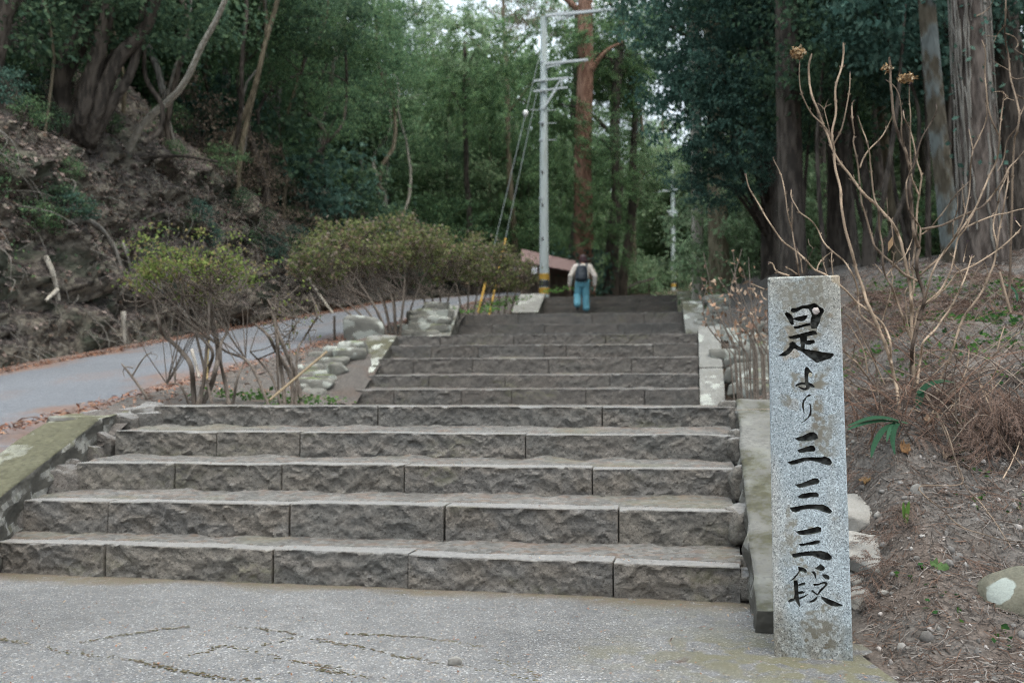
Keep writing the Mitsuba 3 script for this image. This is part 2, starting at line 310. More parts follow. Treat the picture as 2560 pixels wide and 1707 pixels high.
struct('soil_slope', shp((mv, mf[keep[mf].all(1)]), MSOIL, True), 'brown bare soil slope on the right of the steps')
Xs = lin((.9, 14, .12)); Ys = lin((8.3, 30, .12))
mv, mf = sheet(Xs, Ys, lambda X, Y: soil_z(X, Y) - .03); s_, v_ = sv(mv[:, 0], mv[:, 1]); keep = v_ > .5
struct('soil_slope', shp((mv, mf[keep[mf].all(1)]), MSOIL, True), 'litter covered soil below the trees on the right')
# earth bank on the left: a cut face, overhung by roots, then a wooded slope
ss = lin((-8, 42, .11)); tt = np.concatenate([np.linspace(0, 3.2, 40), 3.2 + np.linspace(.12, 7, 44)])
S, TT = np.meshgrid(ss, tt, indexing='ij')
H = bank_h(S) + nfbm(np.stack([S, S * 0, S * 0], -1), 2.2, 3, 4) * .9
k = np.clip(TT / 3.2, 0, 1)
d = np.where(TT <= 3.2, .15 + .95 * k ** .8, 1.1 + (TT - 3.2))
z = z_road(S) - .1 + np.where(TT <= 3.2, H * k, H + (TT - 3.2) * bank_s(S))
P = np.stack([S, d, z], -1)
rr = np.abs(nfbm(P, 1.5, 5, 31)) * 2.2 + nfbm(P * np.array([1, 1, 1.8]), .45, 4, 33) * .75
out = rr * sstep(0, .12, k) * np.where(TT <= 3.2, 1, np.exp(-(TT - 3.2) / 1.5))
d = d + .25 - out
z = z + np.where(TT > 3.2, nfbm(P, 1.2, 4, 36) * .9 * sstep(3.2, 4, TT), nfbm(P, .5, 3, 37) * .25 * sstep(0, .2, k))
X, Y = xy(S, RV1 - d)
bankV = np.stack([X, Y, z], -1); BANKZ = (ss, tt, bankV)
struct('earth_bank', shp((bankV.reshape(-1, 3), grid_faces(len(ss), len(tt))), MBANK, True), 'eroded earth and rock bank left of the road with exposed roots')
_bt = cKDTree(bankV.reshape(-1, 3)[:, :2])
def bank_pt(x, y):
    dd, i = _bt.query([x, y], k=4); return np.array([x, y, bankV.reshape(-1, 3)[i, 2].mean()])
# planting bed between the road and the steps
ss = lin((1.3, 30, .1)); vv = np.linspace(0, 1, 20)
S, V = np.meshgrid(ss, vv, indexing='ij'); E_ = -5.6 + .95 * (1 - sstep(.8, 4.5, S)); V = E_ + (-3.9 - E_) * V; X, Y = xy(S, V)
Z = gz(X, Y) + nfbm(np.stack([X, Y, X * 0], -1), .5, 4, 41) * .12 + .02 - .1 * sstep(.3, 0., V - E_)
struct('planting_bed', shp((np.stack([X, Y, Z], -1).reshape(-1, 3), grid_faces(len(ss), len(vv))[:, ::-1]), MSOIL, True), 'strip of soil and needles between the road and the steps')
# ================================================================ stairs
def station(xd, Y, z):     # world x of the image column xd (survey sheet units) at distance Y and height z
    dep = Y * FWD[1] + (z - EYE[2]) * FWD[2]
    return (xd / 0.91875 - 1280) / FOC * dep
def step_ends(z, Yr, xl, xr, th):
    xR = station(xr, Yr, z); t = math.tan(math.radians(th)); Yl = Yr
    for _ in range(8):
        xL = station(xl, Yl, z); Yl = Yr + t * (xR - xL)
    return np.array([xL, Yl]), np.array([xR, Yr])
FLIGHTS = [
 ('lowest flight of broad grey hewn stone steps, nearest the concrete pavement', [(.172, 4.57, -230, 1702, 12.0, (240, 627, 937, 1408), -.03), (.368, 5.0, 52, 1692, 8.8, (250, 664, 1022, 1420), None), (.548, 5.43, 176, 1692, 8.6, (400, 647, 928, 1360), None), (.722, 5.86, 262, 1690, 8.5, (498, 690, 1207), None), (.883, 6.29, 352, 1688, 8.5, (868, 1383), None)]),
 ('second flight of dark grey stone steps, above the wide first landing', [(1.04, 11.4, 815, 1607, 8.5, (905, 1060, 1175, 1345, 1480), .86), (1.219, 11.8, 845, 1605, 8.5, (985, 1160, 1400), None), (1.437, 12.2, 868, 1604, 8.5, (950, 1085, 1260, 1450), None), (1.624, 12.6, 890, 1604, 8.5, (990, 1098, 1250, 1300, 1500), None), (1.785, 13.0, 910, 1603, 8.5, (1010, 1180, 1390), None)]),
 ('third flight of dark stone steps, just below the walker', [(1.93, 16.5, 1045, 1573, 8.5, (1180, 1400), 1.80), (2.065, 16.9, 1048, 1572, 8.5, (1150, 1330, 1450), None), (2.246, 17.3, 1052, 1571, 8.5, (1130, 1250, 1420), None), (2.47, 17.7, 1057, 1569, 8.5, (1190, 1360, 1480), None)]),
 ('farthest flight of stone steps, on which the walker climbs', [(2.75, 26.2, 1236, 1560, 8.5, (1330, 1450), 2.5), (2.95, 26.65, 1238, 1560, 8.5, (1400,), None), (3.15, 27.1, 1240, 1559, 8.5, (1310, 1460), None), (3.35, 27.55, 1243, 1559, 8.5, (1370,), None), (3.54, 28.0, 1246, 1558, 8.5, (1330, 1460), None), (3.7, 28.45, 1248, 1557, 8.5, (1400,), None), (3.85, 28.9, 1250, 1556, 8.5, (1320, 1470), None), (3.99, 29.35, 1252, 1556, 8.5, (1390,), None)]),
]
def hewn_block(A, B, z0, z1, depth, res, seed, rough):
    """one stone of a step: nosing from A to B (xy), hewn face towards the viewer, dressed top"""
    L = np.linalg.norm(B - A); e = (B - A) / L; nrm = np.array([e[1], -e[0]])
    h = z1 - z0; nu = max(5, int(L / res)); nf = max(4, int(h / res))
    r = .012
    prof = [(0, t) for t in np.linspace(0, 1, nf)] + [(1, a) for a in (.35, .7, 1.0)] + [(2, t) for t in (.08, .25, .55, 1.0)]
    u = np.concatenate([[0], np.linspace(0.003, L - 0.003, nu), [L]]); U, K = np.meshgrid(u, np.arange(len(prof)), indexing='ij')
    kind = np.array([p[0] for p in prof])[K]; t = np.array([p[1] for p in prof])[K]
    Zc = np.where(kind == 0, z0 - .03 + (h + .03 - r) * t, np.where(kind == 1, z1 - r + r * np.sin(t * np.pi / 2), z1))
    out = np.where(kind == 0, 0, np.where(kind == 1, -r * (1 - np.cos(t * np.pi / 2)), -r - (depth - r) * t))
    P2 = np.stack([U + seed * 1.7, Zc * 1.15], -1).reshape(-1, 2)
    w = nfbm(np.c_[P2, P2[:, 0] * 0], .12, 2, seed) * .08
    Pw = P2 + np.c_[w, -w]
    sc = scoops(Pw, .058, seed, 4.6, .013) + 1.15 * scoops(Pw * 1.0, .024, seed + 9, 9.0, .006) + nfbm(np.c_[P2, P2[:, 0] * 0], .35, 2, seed + 3) * .012
    sc = ((sc - np.percentile(sc, 85)) * rough).reshape(U.shape)
    rel = (Zc - z0) / h
    fade = np.where(kind == 0, sstep(1.0, .9, rel) * .95 + .05, .0) * np.clip(np.minimum(U, L - U) / .03, .15, 1)
    out = out + np.clip(sc, -.05, .03) * fade
    wob = nfbm(np.stack([U, U * 0 + seed, U * 0], -1), .22, 3, seed + 5) * .022
    out = out + wob * np.where(kind == 2, np.clip(1 - t * 1.5, 0, 1), 1)
    Zc = Zc + nfbm(np.stack([U, out, U * 0 + seed], -1), .3, 3, seed + 6) * .014 * (kind > 0)
    chip = np.clip(nfbm(np.stack([U, U * 0, U * 0 + seed], -1), .09, 2, seed + 7) - .18, 0, 1) * .12
    Zc = Zc - chip * (kind == 1) - .5 * chip * ((kind == 2) & (t < .1)); out = out - chip * (kind == 1)
    ends = (np.arange(len(u)) == 0) | (np.arange(len(u)) == len(u) - 1)
    out = out - np.where(ends[:, None] & (kind < 2), .03, 0); Zc = Zc - np.where(ends[:, None] & (kind > 0), .006, 0)
    X = A[0] + e[0] * U + nrm[0] * out; Y = A[1] + e[1] * U + nrm[1] * out
    return np.stack([X, Y, Zc], -1).reshape(-1, 3), grid_faces(len(u), len(prof)) 
STEPS = []
for fi, (lab, steps) in enumerate(FLIGHTS):
    fl = thing('stone_stair_flight', lab, 'stairs', None)
    ends = [step_ends(*s[:5]) for s in steps]; base = []
    for k, (s, (A, B)) in enumerate(zip(steps, ends)):
        z1, z0 = s[0], (s[6] if s[6] is not None else steps[k - 1][0])
        STEPS.append((fi, k, z0, z1, A, B))
        e = (B - A) / np.linalg.norm(B - A); nrm = np.array([e[1], -e[0]])
        cuts = [A]
        for xd in s[5]:
            lo, hi = 0.0, 1.0     # find where the image column crosses the nosing
            for _ in range(40):
                m = (lo + hi) / 2; q = A + (B - A) * m
                if station(xd, q[1], z1) > q[0]: lo = m
                else: hi = m
            cuts.append(A + (B - A) * lo)
        cuts.append(B)
        res = (.009, .022, .035, .06)[fi]
        for j in range(len(cuts) - 1):
            rg = np.random.default_rng(fi * 100 + k * 10 + j)
            gap = .002 + .003 * rg.random() + .009 * (rg.random() > .88)
            m = hewn_block(cuts[j] + e * gap * .5 + nrm * rg.normal(0, .006), cuts[j + 1] - e * gap * .5 + nrm * rg.normal(0, .004), z0, z1 + rg.normal(0, .003), .33, res, fi * 100 + k * 10 + j, rg.uniform(.85, 1.4))
            part(fl, 'step_stone', shp(m, MSTEP[rg.integers(0, 3) + (3 if fi else 0)], 24 if fi < 2 else True))
        # mortar behind the stones and the trodden fill of the tread, humped against the next riser
        nxt = ends[k + 1] if k + 1 < len(steps) else None
        n = int(np.linalg.norm(B - A) / (.03 if fi == 0 else .08)); uu = np.linspace(0, 1, n); ww = np.linspace(0, 1, 9)
        A2, B2 = (nxt if nxt else (A - nrm * .6, B - nrm * .6))
        front0, front1 = A - nrm * (.10 if nxt else .2), B - nrm * (.10 if nxt else .2)
        if nxt:
            t0 = np.dot(A - A2, e); A2 = A2 + e * t0; t1 = np.dot(B - B2, e); B2 = B2 + e * t1
        U, W = np.meshgrid(uu, ww, indexing='ij')
        F = front0[None, None] + (front1 - front0) * U[..., None]; R = (A2 + (B2 - A2) * U[..., None]) - nrm * .06
        P = F + (R - F) * W[..., None]; dist = np.linalg.norm(R - P, axis=-1) - .06
        q = np.stack([P[..., 0], P[..., 1], U * 0 + k], -1)
        hump = np.clip(nfbm(q, .2, 4, 60 + k) * .045 + .02, .006, .04) * np.exp(-np.maximum(dist, 0) / .11) + .006 * sstep(0, .2, W) if nxt else 0
        Z = z1 - .012 * sstep(.25, 0, W) + hump + nfbm(q, .05, 3, 70 + k) * .014 * sstep(0, .15, W)
        part(fl, 'tread_fill', shp((np.concatenate([P, Z[..., None]], -1).reshape(-1, 3), grid_faces(n, 9)), MMORT, 50))
        base.append(np.array([[*(A - nrm * .045), z0 - .05], [*(B - nrm * .045), z0 - .05], [*(B - nrm * .045), z1 - .02], [*(A - nrm * .045), z1 - .02]]))
    bv = np.vstack(base); bf = np.vstack([[[4 * i, 4 * i + 1, 4 * i + 2], [4 * i, 4 * i + 2, 4 * i + 3]] for i in range(len(base))])
    part(fl, 'joint_mortar', shp((bv, bf), bs(f'joint_{fi}', twos(pr((.075, .07, .062), .95, .1)))))
# landings
def landing(z0, z1, P):    # P: four corners (xy): near left, near right, far right, far left
    P = np.array(P); U, W = np.meshgrid(np.linspace(0, 1, 40), np.linspace(0, 1, 40), indexing='ij')
    Q = (P[0] * (1 - U[..., None]) + P[1] * U[..., None]) * (1 - W[..., None]) + (P[3] * (1 - U[..., None]) + P[2] * U[..., None]) * W[..., None]
    Z = z0 + (z1 - z0) * W + nfbm(np.stack([Q[..., 0], Q[..., 1], U * 0], -1), .7, 3, 91) * .03 - .008
    struct('stair_landing', shp((np.concatenate([Q, Z[..., None]], -1).reshape(-1, 3), grid_faces(40, 40)), MMORT, True), 'trodden level landing between the flights of steps')
def corner(fi, k): return next(((A, B, z1) for f, kk, z0, z1, A, B in STEPS if f == fi and kk == k))
for fi, last in ((0, 4), (1, 4), (2, 3)):
    A, B, z = corner(fi, last); A2, B2, z2 = corner(fi + 1, 0); b = FLIGHTS[fi + 1][1][0][6]
    landing(z, b, [A + AX * .25, B + AX * .25, B2 + AX * .1, A2 + AX * .1])
# ================================================================ curbs beside the steps
def beam(name, pts, width, thick, side, bsdf, label, seed, res=.05, amp=.012, group=None, r=.02):
    """sloping edging stone: its inner upper arris runs through pts (3-D); side -1 lies to the left of it, +1 to the right"""
    k = thing(name, label, 'curb', group)
    for i in range(len(pts) - 1):
        a, b = np.array(pts[i], float), np.array(pts[i + 1], float); L = np.linalg.norm(b - a)
        v, f = gbox(L - .012, width, thick, res, r)
        side_m = np.abs(v[:, 1] + side * width / 2) < .004; hw = scoops(v[:, [0, 2]] * [1, 1.2] + seed, .11, seed, 3.5, .022) + .7 * scoops(v[:, [0, 2]], .045, seed + 2, 5., .008)
        v = roughen(v, f, amp, .28, seed + i, 5); v[:, 1] += side * np.where(side_m, np.clip(.03 - hw, -.03, .045), 0) * np.clip((thick / 2 - np.abs(v[:, 2])) / .04, 0, 1); v = v + np.array([0, side * width / 2 * 1.0, -thick / 2])
        e = (b - a) / L; left = np.cross([0, 0, 1], e); up = np.cross(e, left / np.linalg.norm(left))
        v = tf(frame((a + b) / 2, e, up), v * np.array([1, -1, 1]) if False else v)
        part(k, 'edging_stone', shp((v, f), bsdf, 40))
    return k
def on_step(fi, k, side, off, dz):     # a point beside the step's nosing
    A, B, z = corner(fi, k); e = (B - A) / np.linalg.norm(B - A)
    p = (A - e * off) if side < 0 else (B + e * off); return np.array([p[0], p[1], z + dz])
# left of the lowest flight (a frame's local +y is to the left of the way up)
lp = [np.array(at(D(*q), Y)) for q, Y in (((-190, 1275), 4.8), ((0, 1141), 5.35), ((107, 1069), 5.75), ((235, 958), 6.5), ((302, 944), 7.0))]
beam('mossy_curb', [lp[1] - (lp[3] - lp[1]) * 1.0, lp[3], lp[4]], .36, .75, +1, MCURB_L, 'mossy sloping stone curb along the left end of the lowest steps', 3, .03, .03)
v, f = gbox(.62, .6, .6, .045, .05); v = roughen(v, f, .05, .25, 8); q = on_step(0, 4, -1, .22, -.27)
solo('broken_masonry_lump', shp((tf(frame(q + np.array([.02, .22, -.06]), [EX[0], EX[1], 0], [0, 0, 1]), v), f), MSTEP[5], 24), 'dark broken masonry lump between the mossy curb and the fifth step', 'masonry')
rg = np.random.default_rng(5)
fk = thing('rubble_filling', 'dark rough rubble packed between the mossy curb and the left ends of the lowest steps', 'rubble')
for k in range(5):
    p0 = on_step(0, k, -1, .02, 0)
    for j in range(5):
        v, f = rock(rg.uniform(.14, .24), rg.uniform(.16, .26), rg.uniform(.2, .3), 300 + k * 10 + j, .03, .014)
        part(fk, 'stone', shp((v + p0 + np.array([rg.uniform(-.15, -.02), rg.uniform(-.03, .34), rg.uniform(-.2, -.1)]), f), MSTEP[3 + j % 3], 24))
# right of the lowest flight
b0, b1 = np.array(at(D(1733, 1402), 3.96)), np.array(at(D(1688, 914), 6.35))
bm = b0 + (b1 - b0) * .56
beam('grey_curb', [b0, b1], .34, .30, -1, MCURB_R, 'patchy grey and moss stained stone curb behind the inscribed marker, right end of the lowest steps', 11, .035, .02)
rg = np.random.default_rng(15)
fk = thing('rubble_filling', 'small dark stones wedged between the lowest steps and the patchy grey curb behind the marker', 'rubble')
for k in range(5):
    p0 = on_step(0, k, 1, .05, 0)
    for j in range(3):
        v, f = rock(rg.uniform(.12, .2), rg.uniform(.12, .25), rg.uniform(.14, .22), 400 + k * 10 + j, .03, .01)
        part(fk, 'stone', shp((v + p0 + np.array([rg.uniform(-.03, .03), rg.uniform(-.02, .3), rg.uniform(-.12, -.06)]), f), MSTEP[0], 40))
# second flight
l0, l1 = np.array(at(D(800, 940), 11.75)), np.array(at(D(914, 768), 13.45))
beam('lichen_curb', [l0 - (l1 - l0) * .08, l0 + (l1 - l0) * .55, l1], .42, .5, +1, MCURB_P, 'olive brown stone curb with white lichen patches, left of the second flight', 23, .06, .016)
r0, r1 = np.array(at(D(1607, 935), 11.2)), np.array(at(D(1603, 748), 13.1))
beam('pale_curb', [r0, r0 + (r1 - r0) * .45, r1], .29, .4, -1, MCURB_G, 'pale grey sloping stone curb, right of the second flight', 31, .06, .014)
# third flight
l0, l1 = np.array(at(D(1033, 775), 16.6)), np.array(at(D(1057, 700), 18.0))
beam('lichen_curb', [l0, l1], .4, .45, +1, MCURB_P, 'short stone curb on a rubble wall, left of the third flight', 37, .08, .016)
r0, r1 = np.array(at(D(1574, 765), 16.4)), np.array(at(D(1566, 690), 18.1))
beam('pale_curb', [r0, r1], .36, .4, -1, MCURB_P, 'lichen spotted stone curb, right of the third flight', 41, .08, .014)
# top flight and the low wall before it
l0, l1 = np.array(at(D(1236, 716), 26.6)), np.array(at(D(1253, 674), 29.6))
beam('pale_curb', [l0, l1], .75, .4, +1, MCURB_G, 'broad pale stone curb, left of the farthest flight', 43, .15, .03)
r0, r1 = np.array(at(D(1556, 716), 26.0)), np.array(at(D(1554, 668), 29.3))
beam('pale_curb', [r0, r1], .5, .4, -1, MCURB_L, 'mossy stone curb, right of the farthest flight', 47, .15, .03)
l0, l1 = np.array(at(D(1060, 716), 18.3)), np.array(at(D(1186, 714), 26.0)); l0[2] = 2.5; l1[2] = 2.95
beam('low_stone_edge', [l0, (l0 + l1) / 2, l1], .3, .35, +1, MCURB_G, 'low pale stone edge, left of the upper landing', 53, .15, .03)
# rubble banks
def rubble(label, spots, seed, size):
    k = thing('rubble_wall', label, 'rubble wall'); rg = np.random.default_rng(seed)
    for i, (px, py, Y) in enumerate(spots):
        v, f = rock(size * rg.uniform(.8, 1.5), size * rg.uniform(.7, 1.1), size * rg.uniform(.4, .65), seed + i, size / 6)
        a = rg.uniform(-.5, .5); c, s = math.cos(a), math.sin(a)
        v = v @ np.array([[c, -s, 0], [s, c, 0], [0, 0, 1]]).T
        part(k, 'stone', shp((v + at(D(px, py), Y), f), MRUB, 40))
rg = np.random.default_rng(77)
rubble('pale lichen covered rubble stones beside the olive curb of the second flight', [(812 - t * 95 + j * -34 + rg.uniform(-8, 8), 800 + t * 110 + j * 12 + rg.uniform(-6, 6), 13.1 - t * 1.3) for t in np.linspace(0, 1, 7) for j in range(3)], 500, .34)
rubble('stacked flat grey stones under the short curb of the third flight', [(1012 - j * 24 + rg.uniform(-5, 5), 772 - i * 16, 16.9 + .1 * i) for i in range(5) for j in range(4 - i // 2)], 560, .36)
rubble('grey and white field stones along the pale curb right of the second flight', [(1690 + rg.uniform(-20, 35), 770 + i * 15 + rg.uniform(-6, 6), 12.9 - i * .2) for i in range(10)] + [(1735 + rg.uniform(-20, 40), 760 + i * 18, 12.7 - i * .22) for i in range(9)], 600, .34)
rubble('pale stones behind the lichen spotted curb of the third flight', [(1628 + rg.uniform(-14, 24), 690 + i * 9, 18.3 - i * .2) for i in range(9)], 650, .4)
v, f = rock(.55, .4, .5, 701, .06); solo('boulder', shp((v * 1.0 + at(D(838, 768), 14.3), f), MRUB, 40), 'rounded pale grey boulder at the top of the lichen rubble, beside the road', 'boulder')
# ================================================================ inscribed stone marker
pb = hit(D(1869, 1516), [0, 0, 0.0], np.array([0, 0, 1.0])); PA = math.radians(15.6)
PW = np.array([math.cos(PA), -math.sin(PA), 0]); PN = np.array([-math.sin(PA), -math.cos(PA), 0])   # along the face; out of the face
def face(p): q = hit(p, pb, PN) - pb; return (float(np.dot(q, PW)), float(q[2]))
PH = face(D(1845, 634))[1]
wb0, wb1 = face(D(1778, 1510))[0], face(D(1961, 1518))[0]; wt0, wt1 = face(D(1763, 640))[0], face(D(1929, 631))[0]
DEP = .27
def granite_fn(p, n, uv):
    lx = (p.x - float(pb[0])) * float(PW[0]) + (p.y - float(pb[1])) * float(PW[1]); dp = -((p.x - float(pb[0])) * float(PN[0]) + (p.y - float(pb[1])) * float(PN[1])); lz = p.z
    g1 = noise(lx * 260, lz * 260, dp * 260); g2 = noise(lx * 330 + 9, lz * 330, dp * 330); g3 = noise(lx * 120 + 4, lz * 120, dp * 120)
    c = C(.345, .354, .352) * (.82 + .36 * g3)
    c = mix(c, C(.72, .73, .72), smoothstep(.58, .8, g1) * .46)
    c = mix(c, C(.1, .105, .11), smoothstep(.6, .8, g2) * .7)
    cold = fbm(lx * 7, lz * 2.2, dp * 5, 3); c = c * mix(C(1.0, .98, .93), C(.88, .97, 1.02), smoothstep(.35, .65, cold))
    big = fbm(lx * 5 + 3, lz * 3, dp * 4, 3)
    hf = smoothstep(.32, .62, fbm(lx * 85, lz * 85, dp * 85, 2))
    # dirt: a brown top zone, drip streaks under the letters, a wet foot
    top = smoothstep(PH - .22, PH - .02, lz + (big - .5) * .3) * .45
    c = mix(c, c * C(.74, .68, .56), top)
    rust = smoothstep(.66, .74, fbm(lx * 16 + 31, lz * 11, dp * 9, 3)) * smoothstep(.7, 1.2, lz)
    c = mix(c, C(.3, .2, .1), rust * .5)
    st = smoothstep(.03, .01, dr.abs(lx - .018 - (fbm(lz * 6, 3., 1., 2) - .5) * .03)) * smoothstep(1.16, 1.1, lz) * smoothstep(.74, .82, lz) * smoothstep(.38, .55, fbm(lx * 30, lz * 22, 1., 2))
    c = mix(c, C(.16, .14, .105), st * (.35 + .6 * hf))
    blot = smoothstep(.55, .63, fbm(lx * 13 + 5, lz * 13, 4., 3)) * smoothstep(.14, .05, dr.abs(lx + .01)) 
    c = mix(c, C(.17, .155, .12), blot * (.25 + .6 * hf))
    c = c * (.8 + .4 * fbm(lx * 6 + 8, lz * 4, dp * 6, 3))
    foot = smoothstep(.24, .05, lz + (fbm(lx * 9, lz * 9, dp * 8, 3) - .5) * .26)
    c = mix(c, c * C(.5, .46, .4), foot * (.55 + .4 * hf))
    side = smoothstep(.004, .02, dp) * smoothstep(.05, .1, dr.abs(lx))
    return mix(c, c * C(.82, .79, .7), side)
MGRAN = bs('granite', bump(lambda p, n, uv: fbm(p.x * 150, p.y * 150, p.z * 150, 2) * .0012, pr(proc(granite_fn), .7, .35), eps=1e-3))
def carve_fn(p, n, uv):
    a = fbm(p.x * 60, p.y * 60, p.z * 60, 3); b = fbm(p.x * 18, p.y * 18, p.z * 18, 2)
    c = mix(C(.022, .021, .019), C(.1, .1, .09), smoothstep(.35, .7, a))
    return mix(c, C(.16, .19, .165), smoothstep(.5, .7, b) * smoothstep(.1, .75, n.z) * .9)
MCARVE = bs('carving', bump(lambda p, n, uv: fbm(p.x * 80, p.y * 80, p.z * 80, 2) * .004, pr(proc(carve_fn), .9, .2)))
R1 = zoomer(1920, 740, 200 / 1742); R2 = zoomer(1960, 900, 120 / 1107); R3 = zoomer(1920, 1060, 200 / 896); R4 = zoomer(1940, 1390, 200 / 2091)
GLYPHS = [
 (R1, [[(500,300),(515,270),(620,262),(720,215),(860,195),(1000,158),(1060,175),(1130,240),(1200,275),(1218,315),(1190,390),(1150,450),(1130,560),(1060,700),(950,715),(920,640),(930,500),(960,420),(920,330),(880,275),(760,270),(640,340),(560,360),(510,345)],
  [(366,385),(400,350),(470,375),(520,430),(548,490),(620,462),(760,430),(850,420),(850,460),(810,520),(740,550),(660,545),(580,515),(550,500),(562,620),(520,630),(480,590),(450,520),(390,430)],
  [(555,665),(700,640),(830,600),(925,585),(925,640),(800,660),(680,700),(580,715)],
  [(440,885),(560,860),(720,820),(900,775),(980,752),(1040,765),(1070,830),(1000,845),(850,872),(845,975),(990,955),(1030,1015),(930,1050),(850,1060),(800,1030),(795,1150),(715,1125),(700,905),(560,935),(490,930)],
  [(460,1035),(530,990),(590,1010),(610,1060),(700,1110),(800,1150),(900,1170),(1060,1195),(1200,1225),(1410,1250),(1435,1275),(1360,1360),(1200,1410),(1060,1450),(960,1380),(850,1300),(740,1210),(620,1160),(560,1140),(480,1240),(380,1310),(220,1300),(300,1250),(400,1180),(450,1120),(475,1070)]], .026),
 (R2, [[(480,210),(520,150),(560,185),(610,240),(660,300),(560,300),(550,380),(565,520),(640,545),(715,610),(690,630),(590,610),(580,650),(520,690),(450,690),(380,655),(325,615),(350,608),(430,640),(490,650),(515,620),(510,580),(430,560),(350,580),(275,605),(255,580),(320,540),(400,515),(490,520),(480,420),(472,300)]], .014),
 (R2, [[(580,780),(625,810),(590,835),(530,850),(490,910),(460,970),(455,1050),(465,1190),(480,1225),(455,1215),(440,1130),(415,1090),(420,1000),(440,930),(500,860)],
  [(565,1010),(610,1005),(630,1060),(635,1180),(625,1260),(580,1310),(510,1385),(400,1450),(490,1380),(550,1320),(590,1230),(605,1130),(600,1040)]], .012),
 (R3, [[(298,160),(390,130),(470,92),(510,88),(550,115),(562,160),(530,175),(400,190),(340,185)], [(332,290),(400,265),(480,238),(515,245),(532,280),(520,303),(440,308),(380,320),(345,315)],
  [(215,425),(300,400),(390,375),(480,368),(590,372),(640,360),(690,385),(718,430),(695,462),(640,450),(560,425),(480,405),(400,415),(320,445),(260,455)]], .022),
 (R3, [[(303,675),(370,665),(450,632),(510,605),(560,610),(577,640),(560,665),(480,680),(400,705),(345,710)], [(330,810),(380,780),(470,765),(540,762),(570,785),(560,815),(480,815),(410,830),(350,828)],
  [(243,935),(330,920),(440,900),(560,900),(610,898),(670,925),(718,975),(695,1000),(640,985),(560,955),(460,945),(370,960),(310,985),(270,975)]], .022),
 (R3, [[(308,1200),(400,1185),(500,1160),(560,1145),(592,1160),(592,1205),(540,1220),(440,1235),(350,1235)], [(345,1340),(430,1330),(540,1300),(580,1300),(578,1330),(520,1345),(420,1355),(365,1365)],
  [(268,1455),(360,1435),(480,1420),(600,1418),(670,1440),(712,1475),(712,1510),(670,1525),(600,1510),(500,1475),(400,1470),(310,1495),(280,1485)]], .022),
 (R4, [[(580,275),(650,280),(740,310),(805,370),(800,420),(770,440),(700,400),(620,395),(560,490),(450,610),(350,650),(430,590),(520,490),(600,390)],
  [(465,640),(560,620),(575,745),(620,720),(700,685),(760,680),(775,705),(740,750),(660,765),(580,775),(578,930),(680,905),(760,940),(700,970),(585,985),(592,1080),(720,1040),(850,970),(760,1050),(640,1110),(605,1115),(610,1180),(640,1300),(610,1315),(560,1240),(495,1140),(420,1180),(340,1195),(310,1170),(380,1115),(470,1105),(490,1000),(475,800)],
  [(1020,320),(1100,260),(1160,200),(1220,245),(1275,300),(1250,360),(1180,380),(1100,350)], [(920,400),(1000,395),(1035,440),(1055,590),(1020,560),(1000,480)], [(1205,475),(1290,465),(1370,500),(1395,560),(1390,605),(1300,590),(1230,530)],
  [(970,720),(1090,720),(1200,680),(1280,660),(1345,695),(1340,750),(1250,840),(1170,920),(1110,1000),(1070,1015),(1010,970),(910,895),(960,880),(1020,940),(1085,980),(1150,870),(1270,760),(1290,720),(1210,710),(1100,760),(1000,765)],
  [(1085,1040),(1000,1110),(900,1170),(820,1185),(900,1205),(1000,1180),(1070,1115)], [(1180,1045),(1300,1085),(1450,1150),(1620,1220),(1745,1275),(1700,1300),(1560,1310),(1440,1290),(1300,1210),(1200,1110)]], .016),
]
def unit_pts(rg): v = rg.normal(size=(14, 3)); return v / np.linalg.norm(v, axis=1, keepdims=True)
def frustum(w0, w1, z0, wt0_, wt1_, z1, d):
    c = .006     # chamfered prism tapering upwards
    pts = []
    for (a, b, z, k) in ((w0, w1, z0, 0), (wt0_, wt1_, z1 - c, 0), (wt0_ + c, wt1_ - c, z1, c)):
        kk = max(k, .004)
        pts += [(a, z, kk), (b, z, kk), (a + .004, z, k if k else 0), (b - .004, z, k if k else 0), (a, z, d - kk), (b, z, d - kk)]
    return m3.Manifold.hull_points(np.array(pts, float))
solid = frustum(wb0, wb1, -.12, wt0, wt1, PH, DEP)     # local axes: x along the face, y up, z into the stone
tool_all = []
rgc = np.random.default_rng(12)
for i in range(26):       # knocked corners and chips along the arrises
    t = rgc.uniform(.02, .99); xs = (wb0 + (wt0 - wb0) * t, wb1 + (wt1 - wb1) * t)[i % 2]; r = rgc.uniform(.003, .009) * (1.6 if i % 7 == 0 else 1); c_ = (xs, t * PH, rgc.uniform(-.004, .002)) if i < 18 else (wt0 + (wt1 - wt0) * rgc.uniform(0, 1), PH, rgc.uniform(-.003, .002))
    solid = solid - m3.Manifold.hull_points(np.array(c_) + unit_pts(rgc) * r * [1, rgc.uniform(1, 2.4), 1])
for zf, strokes, dep in GLYPHS:
    tools = []
    for st in strokes:
        pg = Polygon([face(zf(*q)) for q in st]).buffer(0)
        for g in getattr(pg, 'geoms', [pg]):
            g = g.buffer(.0012).buffer(-.0006).simplify(.0004)
            prof = m3.CrossSection([np.array(g.exterior.coords)[:-1][:: 1 if g.exterior.is_ccw else -1]])
            for k in range(4):       # the cut narrows with depth
                cs = prof.offset(-.0009 * k * (dep / .02), m3.JoinType.Round)
                if cs.area() > 1e-7: tools.append(cs.extrude(dep * (k + 1) / 4 + .01).translate([0, 0, -.01]))
    t = m3.Manifold.batch_boolean(tools, m3.OpType.Add); tool_all.append(t); solid = solid - t
mm = solid.to_mesh(); V = np.array(mm.vert_properties[:, :3], float); Fc = np.array(mm.tri_verts)
